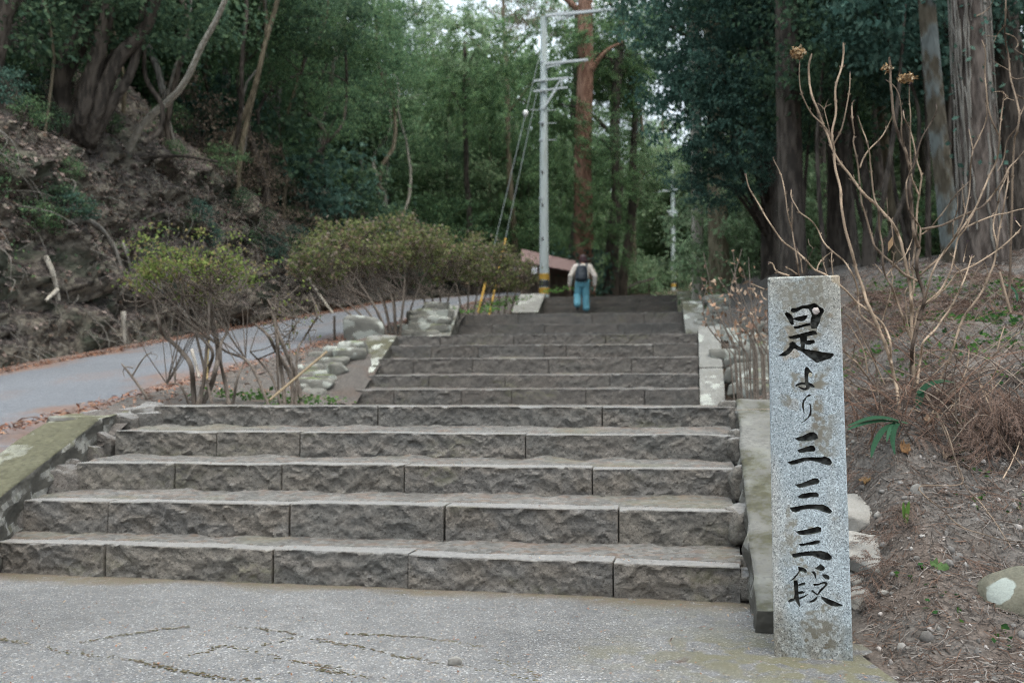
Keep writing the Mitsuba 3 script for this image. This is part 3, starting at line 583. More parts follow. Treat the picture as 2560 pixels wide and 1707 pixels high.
cen = V[Fc].mean(1); nn = np.cross(V[Fc][:, 1] - V[Fc][:, 0], V[Fc][:, 2] - V[Fc][:, 0]); nn /= np.linalg.norm(nn, axis=1, keepdims=True) + 1e-15
outer = (cen[:, 2] < 1e-4) | (np.abs(V[Fc][..., 2]).max(1) > .05) | (cen[:, 1] < 0) | (cen[:, 1] > PH - .01)
cuts_f = ~outer & (cen[:, 2] > 1e-5) & (cen[:, 2] < .04) & np.any([(cen[:, 0] > b[0] - .002) & (cen[:, 0] < b[3] + .002) & (cen[:, 1] > b[1] - .001) & (cen[:, 1] < b[4] + .001) for b in (t.bounding_box() for t in tool_all)], 0)
PM = np.eye(4); PM[:3, 0] = PW; PM[:3, 1] = [0, 0, 1]; PM[:3, 2] = -PN; PM[:3, 3] = [pb[0], pb[1], 0]
mk = thing('inscribed_stone_marker', 'upright grey granite post carved with a vertical Japanese inscription counting the steps', 'stone marker')
def sub(mask):
    ff = Fc[mask][:, ::-1]; u, inv = np.unique(ff, return_inverse=True); return tf(PM, V[u]), inv.reshape(-1, 3)
part(mk, 'post', shp(sub(~cuts_f), MGRAN, 30))
names = ['top carved character meaning from here', 'small carved hiragana yo', 'small carved hiragana ri', 'upper carved numeral three', 'middle carved numeral three', 'lower carved numeral three', 'bottom carved character for steps']
bounds = [t.bounding_box() for t in tool_all]
for b, nm in zip(bounds, names):
    m = cuts_f & (cen[:, 0] > b[0] - .002) & (cen[:, 0] < b[3] + .002) & (cen[:, 1] > b[1] - .001) & (cen[:, 1] < b[4] + .001)
    if m.any(): part(mk, 'carved_character', shp(sub(m), MCARVE, 20), nm)
def on_face(p, d): a, b = face(p); return pb + PW * a + np.array([0, 0, b]) + PN * d
cs_v, cs_f = [], []
ico = trimesh.creation.icosphere(2)
def blob(c, r, sq, seed, amp): v = np.array(ico.vertices); v = v * (1 + amp * nfbm(v * 2 + seed, .5, 3, seed)[:, None]); v = v * r; v = v[:, :1] * PW + v[:, 1:2] * PN * sq + v[:, 2:] * np.array([0, 0, 1.0]); return v + c, np.array(ico.faces)
MCOC = bs('cocoon', pr((.5, .44, .41), .9, .2)); 
v1, f1 = blob(on_face(R1(1040, 320), -.006), .0125, .6, 3, .9)
solo('insect_cocoon', shp((v1, f1), MCOC, True), 'small pale insect nest in the top carved character of the marker', 'insect nest')
tor = trimesh.creation.torus(.0042, .0017, 16, 8); tv = np.array(tor.vertices); tv = tv[:, :1] * PW + tv[:, 1:2] * np.array([0, 0, 1.25]) + tv[:, 2:] * PN + on_face(R2(605, 340), .0005)
solo('insect_cocoon', shp((tv, np.array(tor.faces)), bs('cocoon_mud', pr((.46, .42, .32), .9, .2)), True), 'tiny pale mud ring on the small hiragana of the marker', 'insect nest')
# ================================================================ foliage tools
MLEAF = bs('leaf', {'type': 'principledthin', 'base_color': {'type': 'mesh_attribute', 'name': 'vertex_color'}, 'roughness': .34, 'spec_tint': 0.0, 'eta': 1.5, 'diff_trans': .95})
MTWIGC = bs('tinted', pr({'type': 'mesh_attribute', 'name': 'vertex_color'}, .85, .25))
def leafset(P, Nrm, Dirs, size, wid, pal, rg, curl=.25):
    """one folded leaf per row of P: pointing along Dirs, facing Nrm"""
    n = len(P); size = np.broadcast_to(size, (n,))[:, None]
    d = Dirs / (np.linalg.norm(Dirs, axis=1, keepdims=True) + 1e-9); nn = Nrm - d * (Nrm * d).sum(1, keepdims=True); nn /= np.linalg.norm(nn, axis=1, keepdims=True) + 1e-9
    w = np.cross(nn, d)
    V = np.stack([P, P + d * size * .5 + w * size * wid - nn * size * curl * .3, P + d * size - nn * size * curl, P + d * size * .5 - w * size * wid - nn * size * curl * .3], 1)
    F = np.array([[0, 1, 2], [0, 2, 3]])[None] + 4 * np.arange(n)[:, None, None]
    pal = np.asarray(pal, float); c = pal[rg.integers(0, len(pal), n)] * rg.uniform(.6, 1.4, (n, 1))
    return V.reshape(-1, 3), F.reshape(-1, 3), np.repeat(c, 4, 0)
def merge_c(parts):
    V, F, Cc, n = [], [], [], 0
    for v, f, c in parts: V.append(v); F.append(f + n); Cc.append(np.broadcast_to(c, (len(v), 3))); n += len(v)
    return np.vstack(V), np.vstack(F), np.vstack(Cc)
def shc(vfc, bsdf=None, smooth=False): return mikit.ply((vfc[0], vfc[1]), bsdf or MLEAF, smooth, color=np.clip(vfc[2], 0, 1))
def unit(rg, n): v = rg.normal(size=(n, 3)); return v / np.linalg.norm(v, axis=1, keepdims=True)
def soil_at(x, y):
    x, y = float(x), float(y); return float(soil_z(np.array([[x]]), np.array([[y]]))[0, 0])
def raydrop(p, lo=2.5, hi=90):
    Y = np.arange(lo, hi, .05); d = ray(p); P = EYE + d[None] * (Y / d[1])[:, None]
    s, v = sv(P[:, 0], P[:, 1]); g = gz(P[:, 0], P[:, 1])
    for i in np.nonzero((v < -8.9) & (v > -18) & (s > -7) & (s < 41))[0]: g[i] = bank_pt(P[i, 0], P[i, 1])[2]
    k = np.nonzero(P[:, 2] < g)[0]
    return P[k[0]] if len(k) else P[-1]

def soil_drop(p):
    Y = np.arange(2.8, 14, .02); d = ray(p); P = EYE + d[None] * (Y / d[1])[:, None]; k = np.nonzero(P[:, 2] < soil_z(P[:, :1], P[:, 1:2])[:, 0])[0]
    return Y[k[0]] if len(k) else 99.0
# ================================================================ bare hydrangea beside the marker
Q1 = zoomer(1840, 80, .2551); Q2 = zoomer(2160, 0, .2551); Q3 = zoomer(1840, 400, .2551); Q4 = zoomer(2160, 400, .2551); Q5 = zoomer(2080, 750, .3061); Q6 = zoomer(1700, 950, .4829)
def path(*segs): return [z(*p) for z, pts in segs for p in pts]
# (survey points from root to tip, radius at root in mm, tone 0 dark .. 1 pale)
STEMS = [
 (path((Q5, [(672,760),(660,640),(658,520),(660,380),(690,250),(711,163)]), (Q4, [(540,1568),(570,1470),(600,1370),(570,1260),(520,1130),(515,1000),(540,870),(525,830),(490,700),(470,550),(455,300),(450,150),(440,70),(420,0)]), (Q2, [(400,1480),(345,1370),(310,1230),(285,1050),(265,850),(260,700),(245,560)])), 13, .12),
 (path((Q5, [(550,880),(510,640),(460,440),(390,240),(300,60)]), (Q3, [(1240,1270),(1180,1050),(1150,950),(1090,740),(1040,500),(1010,250),(960,0)]), (Q1, [(955,1150),(940,1040),(975,800),(980,550),(1020,390),(1045,290),(1050,100)])), 11, .75),
 (path((Q5, [(668,640),(655,330),(650,100),(640,0)]), (Q4, [(455,1300),(440,1150),(410,1000),(370,850),(340,740),(270,610),(150,480),(0,330)]), (Q3, [(1180,240),(1090,120),(1000,0)]), (Q1, [(960,1170),(860,930),(800,780),(750,640),(715,450),(710,320),(740,210)])), 11, .8),
 (path((Q1, [(925,1020),(900,970),(830,890),(740,800),(660,650),(625,500),(620,270)])), 5, .6),
 (path((Q1, [(925,1020),(900,900),(865,760),(885,730),(940,705)])), 3, .5),
 (path((Q1, [(865,760),(830,720),(785,695)])), 2.2, .5),
 (path((Q1, [(870,755),(890,690),(915,655)])), 2.2, .5),
 (path((Q1, [(955,1110),(1040,930),(1090,700),(1115,520),(1118,390)])), 5, .35),
 (path((Q5, [(655,335),(600,210),(578,140)]), (Q4, [(320,1380),(270,1250),(210,1140),(185,1010),(180,850),(155,700),(140,480),(95,350),(60,0)]), (Q1, [(1320,1250),(1290,1100),(1240,960),(1190,815)])), 7, .45),
 (path((Q4, [(525,1185),(480,1160),(380,1110),(290,1020),(180,930),(100,840),(60,700),(0,500)]), (Q3, [(1230,430),(1215,245)]), (Q1, [(1215,1500),(1200,1330),(1155,1100),(1160,1000),(1145,850),(1140,710),(1170,665)])), 8, .5),
 (path((Q1, [(1215,1330),(1250,1240),(1310,1150),(1430,1030),(1500,900),(1540,810)])), 5, .8),
 (path((Q2, [(415,1540),(375,1400),(365,1280),(370,1100),(350,950),(300,850),(210,780)])), 5, .35),
 (path((Q5, [(650,120),(640,10)]), (Q4, [(485,1250),(480,1120),(475,1050),(500,880),(515,700),(520,480),(550,280),(565,150),(525,20)]), (Q2, [(490,1400),(445,1260),(400,1170),(385,1080)])), 7, .6),
 (path((Q4, [(535,340),(510,270),(470,170),(455,0)]), (Q2, [(455,1150),(445,1000),(445,830)])), 5.5, .55),
 (path((Q4, [(540,870),(555,730),(550,660),(480,560),(430,450),(415,270),(430,180),(490,40)]), (Q2, [(560,1370),(660,1200),(715,1080),(705,1020)])), 6, .25),
 (path((Q4, [(555,680),(650,665),(760,640),(880,590),(1000,530),(1140,465),(1250,360),(1350,220),(1420,90),(1500,0)]), (Q2, [(1568,1490),(1640,1390)])), 8, .3),
 (path((Q4, [(565,730),(650,670),(730,570),(830,440),(920,320),(1030,215),(1080,150)])), 4.5, .4),
 (path((Q4, [(875,760),(870,650),(885,585),(915,480),(910,330),(903,280)])), 4, .4),
 (path((Q4, [(990,530),(970,350),(963,210)])), 4.5, .3),
 (path((Q4, [(545,1135),(620,1060),(760,940),(870,790),(960,680),(1080,500),(1150,350),(1220,180),(1300,0)]), (Q2, [(1330,1330),(1370,990),(1385,920)])), 8, .5),
 (path((Q2, [(1370,985),(1410,950),(1340,900),(1260,905)])), 2.5, .9),
 (path((Q2, [(1385,930),(1400,960),(1470,985)])), 2.2, .9),
 (path((Q4, [(600,1350),(640,1180),(700,1040),(780,900),(900,740),(985,540),(1030,350),(1040,200),(1050,0)]), (Q2, [(1065,1480),(1045,1380),(1022,1255)])), 6, .5),
 (path((Q2, [(1068,1470),(1150,1300),(1195,1180),(1205,1100),(1188,970)])), 4.5, .55),
 (path((Q4, [(600,1410),(720,1310),(800,1190),(860,1050),(890,900),(920,770),(1000,670),(1030,600),(1080,520)])), 7, 1.0),
 (path((Q5, [(665,330),(700,90)]), (Q4, [(610,1400),(700,1340),(800,1250),(900,1120),(940,1095),(1100,1020),(1280,900),(1400,810),(1530,680),(1530,650),(1480,590)])), 6, .9),
 (path((Q4, [(990,665),(1150,590),(1290,540),(1400,520),(1500,490),(1640,465)])), 5, .85),
 (path((Q5, [(695,680),(725,470),(740,350),(830,250),(890,163)]), (Q4, [(840,1460),(920,1310),(960,1220),(1010,1110),(1065,925)])), 7.5, .95),
 (path((Q4, [(970,1170),(940,1090),(885,1030),(880,960),(838,905)])), 3.5, .8),
 (path((Q5, [(850,780),(880,660),(960,490),(1000,350),(1061,163)]), (Q4, [(1050,1440),(1150,1290),(1230,1130),(1280,980),(1310,800),(1340,600),(1370,430),(1410,190),(1395,60)])), 9, .5),
 (path((Q4, [(1300,830),(1270,640),(1310,450),(1330,310),(1400,150),(1385,70)])), 5, .7),
 (path((Q2, [(1330,1330),(1310,1310),(1235,1130),(1200,880),(1185,700),(1190,500),(1152,380)])), 6, .5),
 (path((Q5, [(490,520),(480,470),(475,350),(440,240),(382,157)]), (Q4, [(0,1440)]), (Q3, [(1180,1390),(1035,1240),(880,1125),(760,1070),(680,980),(580,890),(480,820),(410,740),(330,620),(220,430),(130,280),(85,130)])), 7, .85),
 (path((Q5, [(270,600),(200,510),(100,420)]), (Q3, [(800,1500),(690,1300),(625,1150),(600,1000),(570,830),(545,690),(510,550),(480,300),(440,150),(370,0)]), (Q1, [(372,1225)])), 6, .55),
 (path((Q5, [(390,240),(250,140)]), (Q3, [(1215,1480),(1200,1350),(1170,1190),(1110,1070),(1060,990),(940,890),(860,800),(800,680),(730,590),(630,520),(600,470),(545,370),(540,285)])), 6, .75),
 (path((Q3, [(547,690),(550,550),(550,400)])), 4, .6),
 (path((Q3, [(650,1110),(625,960),(590,850)])), 4, .6),
 (path((Q3, [(790,1085),(810,1020),(870,950),(940,895)])), 4.5, .85), (path((Q3, [(890,1120),(850,1000),(845,940)])), 3.5, .5), (path((Q3, [(950,1120),(935,980),(942,880)])), 4, .55),
 (path((Q3, [(660,1120),(720,950),(755,870),(720,830),(705,770)])), 3, .2), (path((Q3, [(525,1135),(400,1090),(360,1020),(310,1005)])), 6, .95), (path((Q3, [(600,1120),(540,1080),(475,1048)])), 5, .9),
 (path((Q3, [(270,1265),(200,1235),(140,1210)])), 4, .9),
 (path((Q5, [(375,735),(360,560),(320,420),(250,290),(180,180),(85,100)])), 5.5, .2), (path((Q5, [(290,600),(260,420),(200,300),(100,140)])), 4.5, .4), (path((Q5, [(430,690),(360,540),(280,380),(215,220),(175,120)])), 4.5, .5),
 (path((Q5, [(355,725),(270,600),(200,510),(95,410)])), 5.5, .35), (path((Q5, [(550,890),(480,830),(390,750),(290,735),(180,690),(105,645)])), 7, .4), (path((Q5, [(105,565),(150,565),(175,480),(185,380),(215,350)])), 4, .3),
 (path((Q5, [(675,790),(760,670),(850,590),(970,470)])), 5, .5), (path((Q5, [(930,830),(1000,750),(1060,660),(1105,540),(1118,380)])), 5.5, .75), (path((Q5, [(960,900),(1040,800),(1130,680)])), 3, .9),
 (path((Q5, [(790,990),(800,960),(850,880),(960,780),(1080,650),(1210,570),(1320,450),(1470,310),(1540,250),(1568,180),(1568,110)])), 6, .4), (path((Q5, [(1215,560),(1200,640),(1230,720),(1290,810),(1340,900),(1335,950)])), 6, .2),
 (path((Q5, [(640,900),(750,925),(900,925),(1000,920),(1100,870),(1250,780),(1350,690),(1420,600)])), 4.5, .8), (path((Q5, [(1350,405),(1380,300),(1410,200)])), 4, .75), (path((Q5, [(650,330),(615,180),(600,0)]), (Q4, [(420,1480),(400,1310),(430,1240)])), 4, .8),
 (path((Q4, [(215,1140),(280,1050),(320,1010),(400,940),(470,790),(480,690)])), 4.5, .6), (path((Q4, [(180,1110),(100,1010)])), 4.5, .6), (path((Q4, [(275,1040),(275,1120),(285,1160),(240,1380),(190,1540)]), (Q5, [(400,230)]))[::-1], 5, .5), (path((Q4, [(280,1040),(295,890)])), 3.5, .8), (path((Q4, [(375,940),(310,850),(280,740),(270,620),(282,560)])), 3.5, .5),
 (path((Q4, [(240,600),(230,470),(225,360)])), 3, .45), (path((Q4, [(470,1090),(445,1040),(445,900)])), 4, .9), (path((Q4, [(975,1000),(990,920),(1015,800)])), 3, .7), (path((Q4, [(1040,1430),(1040,1220),(1110,1080),(1190,1000)])), 3, .35), (path((Q4, [(1215,1120),(1180,1000),(1130,920)])), 3, .3),
]
GROUND_STEMS = [(path((Q5, [(600,690),(650,790),(700,890),(790,1000),(880,1150),(950,1270),(1010,1400),(1060,1568)]), (Q6, [(1250,600)]), (Q6, [(1280,650),(1360,750),(1450,830),(1570,860),(1680,890),(1790,891)])), 5.5, .3), (path((Q5, [(700,650),(790,790)]), (Q6, [(1220,130),(1300,250),(1400,400),(1470,570),(1560,700),(1640,800),(1730,910)])), 5, .35),
 (path((Q5, [(1210,970),(1300,1130),(1380,1270),(1470,1380),(1568,1480)])), 5, .5), (path((Q5, [(1400,1540),(1470,1390),(1540,1290)])), 4, .9), (path((Q5, [(105,1075),(160,1065),(200,1050)])), 4, .9)]
dark, pale = np.array([.075, .055, .042]), np.array([.44, .33, .235])
hyd = thing('hydrangea_bush', 'leafless hydrangea bush with tan arching stems and dried flower heads behind the marker', 'bush')
known_p, known_y = [], []
rg = np.random.default_rng(42)
def stem_mesh(pts3, r0, tone, seed):
    P = catmull(pts3, 5); L = np.concatenate([[0], np.cumsum(np.linalg.norm(np.diff(P, axis=0), axis=1))]); t = L / L[-1]
    r = r0 * (1 - .5 * t); r = r * (1 + .3 * np.exp(-(((L % .11) - .055) / .008) ** 2)); r[-1] *= .4
    P = P + (np.stack([nfbm(np.c_[L + seed, L * 0, L * 0 + k], .12, 2, seed + k) for k in range(3)], 1)) * r0 * 1.2
    v, f = tube(P, r, 6); n = len(P)
    c = dark + (pale - dark) * np.clip(tone * 1.05 - .06 + .4 * nfbm(np.c_[L, L * 0 + seed, L * 0], .15, 2, seed) * 2, 0, 1)[:, None]
    c = c * (1 - .5 * np.exp(-((L % .11) - .055) ** 2 / .00004))[:, None]
    c[-1] = (.10, .06, .09) if r0 < .008 else c[-1]
    cc = np.vstack([np.tile(c, (6, 1)), c[:1], c[-1:]]); ms = [(v, f, cc)]; rgb_ = np.random.default_rng(int(seed) + 500)
    for q in np.arange(.055, L[-1] - .01, .11):       # pairs of buds at the nodes
        k = int(np.searchsorted(L, q)); k = min(max(k, 1), n - 1); d = P[k] - P[k - 1]; d /= np.linalg.norm(d) + 1e-9; e = np.cross(d, rgb_.normal(size=3)); e /= np.linalg.norm(e)
        for s_ in (-1, 1):
            if rgb_.random() < .7: l = rgb_.uniform(.006, .014) + r[k]; o = P[k]; b = tube([o, o + (e * s_ + d * .7) * l * .6, o + (e * s_ * .8 + d * 1.2) * l], [r[k] * .5, .0028, .0008], 4); ms.append((*b, c[k] * .8))
    return merge_c(ms)
for i, (pts, r, tone) in enumerate(STEMS):
    p = np.array(pts); y0 = 5.3
    if known_p:
        d = np.linalg.norm(np.vstack(known_p) - p[0], axis=1); j = d.argmin()
        if d[j] < 22: y0 = np.concatenate(known_y)[j]
    n = len(p); t = np.concatenate([[0], np.cumsum(np.linalg.norm(np.diff(p, axis=0), axis=1))]); t = t / 900
    Yv = y0 + rg.normal(0, .32) * t + rg.normal(0, .03, n) * (t > .02)
    sd = np.array([soil_drop(q) for q in p]); Yv = np.minimum(Yv, sd - .03)
    if i in (44, 48, 53, 55): print('stem', i, p[0], p[-1], Yv.round(2), sd.round(2))
    known_p.append(p); known_y.append(Yv)
    P3 = np.array([at(q, yy) for q, yy in zip(p, Yv)])
    if i < 3 or p[0][1] > 985: P3 = np.vstack([P3[0] + [0, .05, -.12], P3])
    part(hyd, 'stem', shc(stem_mesh(P3, r / 1000 * .86, tone, i), MTWIGC, True))
gp = []
for i, (pts, r, tone) in enumerate(GROUND_STEMS):
    P3 = []
    for k, q in enumerate(pts):
        g = raydrop(q); g[2] = soil_at(g[0], g[1]) + .03
        P3.append(EYE + (g - EYE) * .985)
    solo('trailing_twig', shc(stem_mesh(np.array(P3), r / 1000 * .8, tone, 90 + i), MTWIGC, True), ('long brown stem trailing down over the bare soil to the right edge', 'second brown stem sloping down across the soil, ending beside the lichen boulder', 'stiff twig leaning over the soil beneath the dead cedar heap', 'short pale stick among the litter at the right edge', 'short pale twig touching the right side of the marker')[i], 'stem')
# dried flower heads
def flower(c, rx, rz, n, seed):
    rg = np.random.default_rng(seed); d = unit(rg, n); P = c + d * np.array([rx, rx, rz]) * rg.uniform(.55, 1, (n, 1))
    a = leafset(P, d + rg.normal(0, .5, (n, 3)), rg.normal(0, 1, (n, 3)), rg.uniform(.012, .022, n), .45, [(.38, .27, .15), (.27, .17, .08), (.46, .36, .24), (.2, .12, .06)], rg, .5)
    return a
for q, rx, rz, n, lab in ((Q1(610, 205), .042, .034, 170, None), (Q2(415, 770), .052, .026, 170, None), (Q2(215, 670), .04, .018, 34, 'sparse broken dried flower head')):
    part(hyd, 'flower_head', shc(flower(at(q, known_y[3][-1] if rz == .034 else known_y[0][-1]), rx, rz, n, int(q[0])), MTWIGC), lab)
lv = leafset(np.array([at(Q4(285, 740), 5.3)]), np.array([[0, -1, .2]]), np.array([[-.3, 0, -1.0]]), .09, .16, [(.35, .23, .13)], rg, .1)
part(hyd, 'withered_leaf', shc(lv, MTWIGC))
# vine at the right edge
vn = thing('dry_vine', 'twisted leafless vine hanging at the right edge in front of the ivy covered cedar', 'vine')
for pts, r in ((path((Q4, [(1440,1500),(1330,1100)]), (Q2, [(1420,2900),(1460,1520),(1500,1300),(1520,1130),(1490,950),(1440,760),(1420,550),(1385,380),(1380,200),(1395,0),(1400,-120)])), 8), (path((Q2, [(1385,330),(1480,370),(1510,440),(1485,490),(1600,560)])), 3), (path((Q2, [(1440,760),(1500,775),(1600,760)])), 4), (path((Q2, [(1420,690),(1300,620),(1240,580)])), 2.5), (path((Q2, [(1375,250),(1300,350),(1270,430)])), 4), (path((Q2, [(1300,360),(1170,350)])), 2.5), (path((Q2, [(1100,160),(1180,120),(1240,60),(1290,-40)])), 4), (path((Q2, [(1520,1150),(1600,980)])), 4), (path((Q2, [(1500,1250),(1400,1380),(1365,1568)]), (Q4, [(1300,130)])), 5), (path((Q2, [(1490,930),(1600,990)])), 5)):
    P3 = np.array([at(q, 5.9 + .1 * math.sin(k)) for k, q in enumerate(pts)]); part(vn, 'stem', shc(stem_mesh(P3, r / 1000, .35, int(r * 10)), MTWIGC, True))

# ================================================================ plants and debris on the soil
rg = np.random.default_rng(11)
def blade(pts, w, seed, col=(.05, .12, .07)):
    P = catmull(pts, 8); n = len(P); t = np.linspace(0, 1, n); d = np.gradient(P, axis=0); d /= np.linalg.norm(d, axis=1, keepdims=True)
    view = EYE - P; side = np.cross(d, np.cross([0.2, -.5, 1.0], d)); side = np.cross(d, side); side /= np.linalg.norm(side, axis=1, keepdims=True)
    ww = w * np.sin(np.pi * np.clip(.12 + .88 * t, 0, 1)) ** .6; up = np.cross(side, d)
    V = np.stack([P - side * ww[:, None], P - up * ww[:, None] * .35, P + side * ww[:, None]], 1).reshape(-1, 3)
    F = []
    for i in range(n - 1):
        for k in range(2): a = 3 * i + k; F += [[a, a + 1, a + 4], [a, a + 4, a + 3]]
    return V, np.array(F), np.tile(np.array(col) * np.random.default_rng(seed).uniform(.8, 1.2), (len(V), 1))
st = thing('strap_leaf_plant', 'dark green strap-leaved plant arching over the soil right of the marker', 'plant')
for i, (pts, w, yo) in enumerate((([Q5(550, 985), Q5(440, 960), Q5(300, 965), Q5(120, 1030)], .016, -.1), ([Q5(545, 995), Q5(400, 985), Q5(250, 1010), Q5(118, 1060)], .013, -.13), ([Q5(520, 1000), Q5(420, 1060), Q5(350, 1170), Q5(318, 1290)], .014, -.3), ([Q5(550, 1000), Q5(510, 1050), Q5(495, 1150), Q5(515, 1265)], .013, -.3), ([Q5(510, 1005), Q5(470, 1060), Q5(445, 1160)], .009, -.25), ([Q5(560, 990), Q5(600, 1000), Q5(625, 1005)], .01, -.05))):
    P3 = np.array([at(q, 4.95 + yo * k / (len(pts) - 1)) for k, q in enumerate(pts)]); part(st, 'leaf', shc(blade(P3, w, i), MLEAF, True))
st = thing('strap_leaf_plant', 'single broad green blade rising in the middle of the bare hydrangea stems', 'plant')
for i, pts in enumerate(([Q5(700, 760), Q5(790, 690), Q5(900, 660), Q5(1035, 685)], [Q5(700, 880), Q5(715, 800), Q5(745, 740)])):
    part(st, 'leaf', shc(blade(np.array([at(q, 5.15) for q in pts]), .02, 20 + i), MLEAF, True))
st = thing('strap_leaf_plant', 'bluish green blade at the far right edge on the litter', 'plant')
part(st, 'leaf', shc(blade(np.array([at(q, 6.6) for q in (Q4(1350, 1210), Q4(1440, 1240), Q4(1490, 1300), Q4(1505, 1390))]), .025, 31), MLEAF, True))
st = thing('young_shoot', 'small bright green shoot standing alone on the bare soil', 'plant')
for i, pts in enumerate(([Q6(1168, 740), Q6(1160, 680), Q6(1158, 625)], [Q6(1172, 740), Q6(1178, 680), Q6(1190, 620)])):
    part(st, 'leaf', shc(blade(np.array([EYE + (raydrop(pts[0]) - EYE) * .99 + np.array([(q[0] - pts[0][0]) * .0017, 0, (pts[0][1] - q[1]) * .0017]) for q in pts]), .011, 40 + i, (.11, .2, .05)), MLEAF, True))
# flat stones and boulder
def stone_on(q, l, w, h, seed, lab, cat='stone', yaw=0., dz=0., bsdf=None, tilt=0.):
    g = raydrop(q); v, f = rock(l, w, h, seed, max(l, w) / 14)
    c, s = math.cos(yaw), math.sin(yaw); v = v @ np.array([[c, -s, 0], [s, c, 0], [0, 0, 1]]).T
    c, s = math.cos(tilt), math.sin(tilt); v = v @ np.array([[1, 0, 0], [0, c, -s], [0, s, c]]).T
    return solo('soil_stone' if cat == 'stone' else 'boulder', shp((v + g + [0, 0, dz], f), bsdf or MPALE, 35), lab, cat)
def pale_fn(p, n, uv):
    a = fbm(p.x * 18, p.y * 18, p.z * 18, 3); return mix(C(.2, .185, .165), C(.31, .3, .275), a) * (.85 + .3 * noise(p.x * 200, p.y * 200, p.z * 200))
MPALE = bs('pale_stone', bump(lambda p, n, uv: fbm(p.x * 50, p.y * 50, p.z * 50, 3) * .004, pr(proc(pale_fn), .9, .25)))
stone_on(Q6(1000, 905), .30, .34, .07, 1, 'flat pale wedge-shaped stone lying in the soil right of the marker foot', yaw=-.5, tilt=.5)
stone_on(Q6(925, 690), .2, .24, .08, 2, 'small pinkish flat stone half hidden behind the marker edge', yaw=.2, tilt=.45)
stone_on(Q6(920, 1035), .12, .1, .06, 3, 'pale stone directly above the grey block beside the marker', yaw=.4, tilt=.4)
stone_on(Q6(915, 1150), .09, .1, .13, 4, 'upright grey block pressed against the right side of the marker', yaw=.2)
stone_on(Q6(1075, 1105), .1, .06, .03, 5, 'small flat beige chip lying in the soil by itself', yaw=.3)
g = raydrop(Q6(1745, 1225)); ib = trimesh.creation.icosphere(4); v = np.array(ib.vertices); v = v * (1 + .35 * nfbm(v * .9 + 4, 1.0, 3, 9))[:, None] * [.2, .18, .17] + g + [.075, .10, .0]; LF = np.array(ib.faces)
d_ = v - EYE; w_ = d_ @ FWD; px_ = np.stack([1280 + FOC * d_[:, 0] / w_, 853.5 - FOC * (d_ @ UPV) / w_], 1); near_ = np.argsort(np.linalg.norm(px_ - np.array(D(2300, 1345)), axis=1))[:12]; lb_ = v[near_[np.argmin(w_[near_])]]; LB = [float(lb_[0]), float(lb_[2]), float(lb_[1])]
def lich_fn(p, n, uv):
    a = fbm(p.x * 9, p.y * 9, p.z * 9, 3); c = mix(C(.07, .07, .05), C(.16, .15, .115), a) * (.8 + .4 * noise(p.x * 150, p.y * 150, p.z * 150))
    bx, bz = p.x - LB[0], p.z - LB[1]; r = dr.sqrt(dr.square((bx * .8 + bz * .6) * .8) + dr.square((bx * -.6 + bz * .8) * 1.7) + dr.square((p.y - LB[2]) * .7))
    return mix(c, C(.25, .275, .25) * (.75 + .5 * a) * (.9 + .25 * noise(p.x * 220, p.y * 220, p.z * 220)), smoothstep(.055, .045, r + (fbm(p.x * 25, p.y * 25, p.z * 25, 2) - .5) * .04))
MLICH = bs('lichen_boulder', bump(lambda p, n, uv: fbm(p.x * 40, p.y * 40, p.z * 40, 3) * .005, pr(proc(lich_fn), .85, .3)))
solo('boulder', shp((v, LF), MLICH, True), 'dark rounded boulder with one pale lichen patch at the right edge', 'boulder')
# litter on the soil: chips, needles, pebbles, fallen cedar sprays
def scatter(n, x0, x1, y0, y1, rg, seedmask=None):
    x = rg.uniform(x0, x1, n); y = rg.uniform(y0, y1, n); s, v = sv(x, y); k = (v > .45) & ((y > 3.15) | (x > 1.48))
    x, y = x[k], y[k]; return np.stack([x, y, soil_z(x[:, None], y[:, None])[:, 0]], 1)
def sticks(P, L, r, pal, rg, lift=.004, flat=.12):
    n = len(P); a = rg.uniform(0, 2 * np.pi, n); d = np.stack([np.cos(a), np.sin(a), rg.normal(0, flat, n)], 1); L = np.broadcast_to(L, (n,))[:, None]
    # follow the slope of the soil
    e = P + d * L; e[:, 2] = soil_z(e[:, 0][:, None], e[:, 1][:, None])[:, 0] + np.abs(rg.normal(0, .01, n)) + lift; P = P + [0, 0, lift]
    m = (P + e) / 2 + rg.normal(0, .006, (n, 3)); m[:, 2] = np.maximum(m[:, 2], (P[:, 2] + e[:, 2]) / 2)
    w = np.cross(e - P, [0, 0, 1.0]); w /= np.linalg.norm(w, axis=1, keepdims=True) + 1e-9; up = np.array([0, 0, 1.0]); r = np.broadcast_to(r, (n,))[:, None]
    R = np.stack([np.stack([q + w * r, q - w * r, q + up * r * 1.6], 1) for q in (P, m, e)], 1)     # n, 3 rings, 3
    F = []
    for k in range(2):
        for j in range(3): a0, b0 = 3 * k + j, 3 * k + (j + 1) % 3; F += [[a0, b0, b0 + 3], [a0, b0 + 3, a0 + 3]]
    F = np.array(F)[None] + 9 * np.arange(n)[:, None, None]; pal = np.asarray(pal); c = pal[rg.integers(0, len(pal), n)] * rg.uniform(.6, 1.3, (n, 1))
    return R.reshape(-1, 3), F.reshape(-1, 3), np.repeat(c, 9, 0)
BR = [(.115, .092, .078), (.16, .125, .105), (.09, .076, .067), (.23, .205, .185), (.135, .085, .062), (.065, .054, .047)]
P = np.vstack([scatter(9000, 1.25, 2.9, 3.0, 5.4, rg), scatter(6500, 1.3, 4.2, 5.0, 8.4, rg), scatter(9000, 2.4, 9, 8.0, 15, rg)])
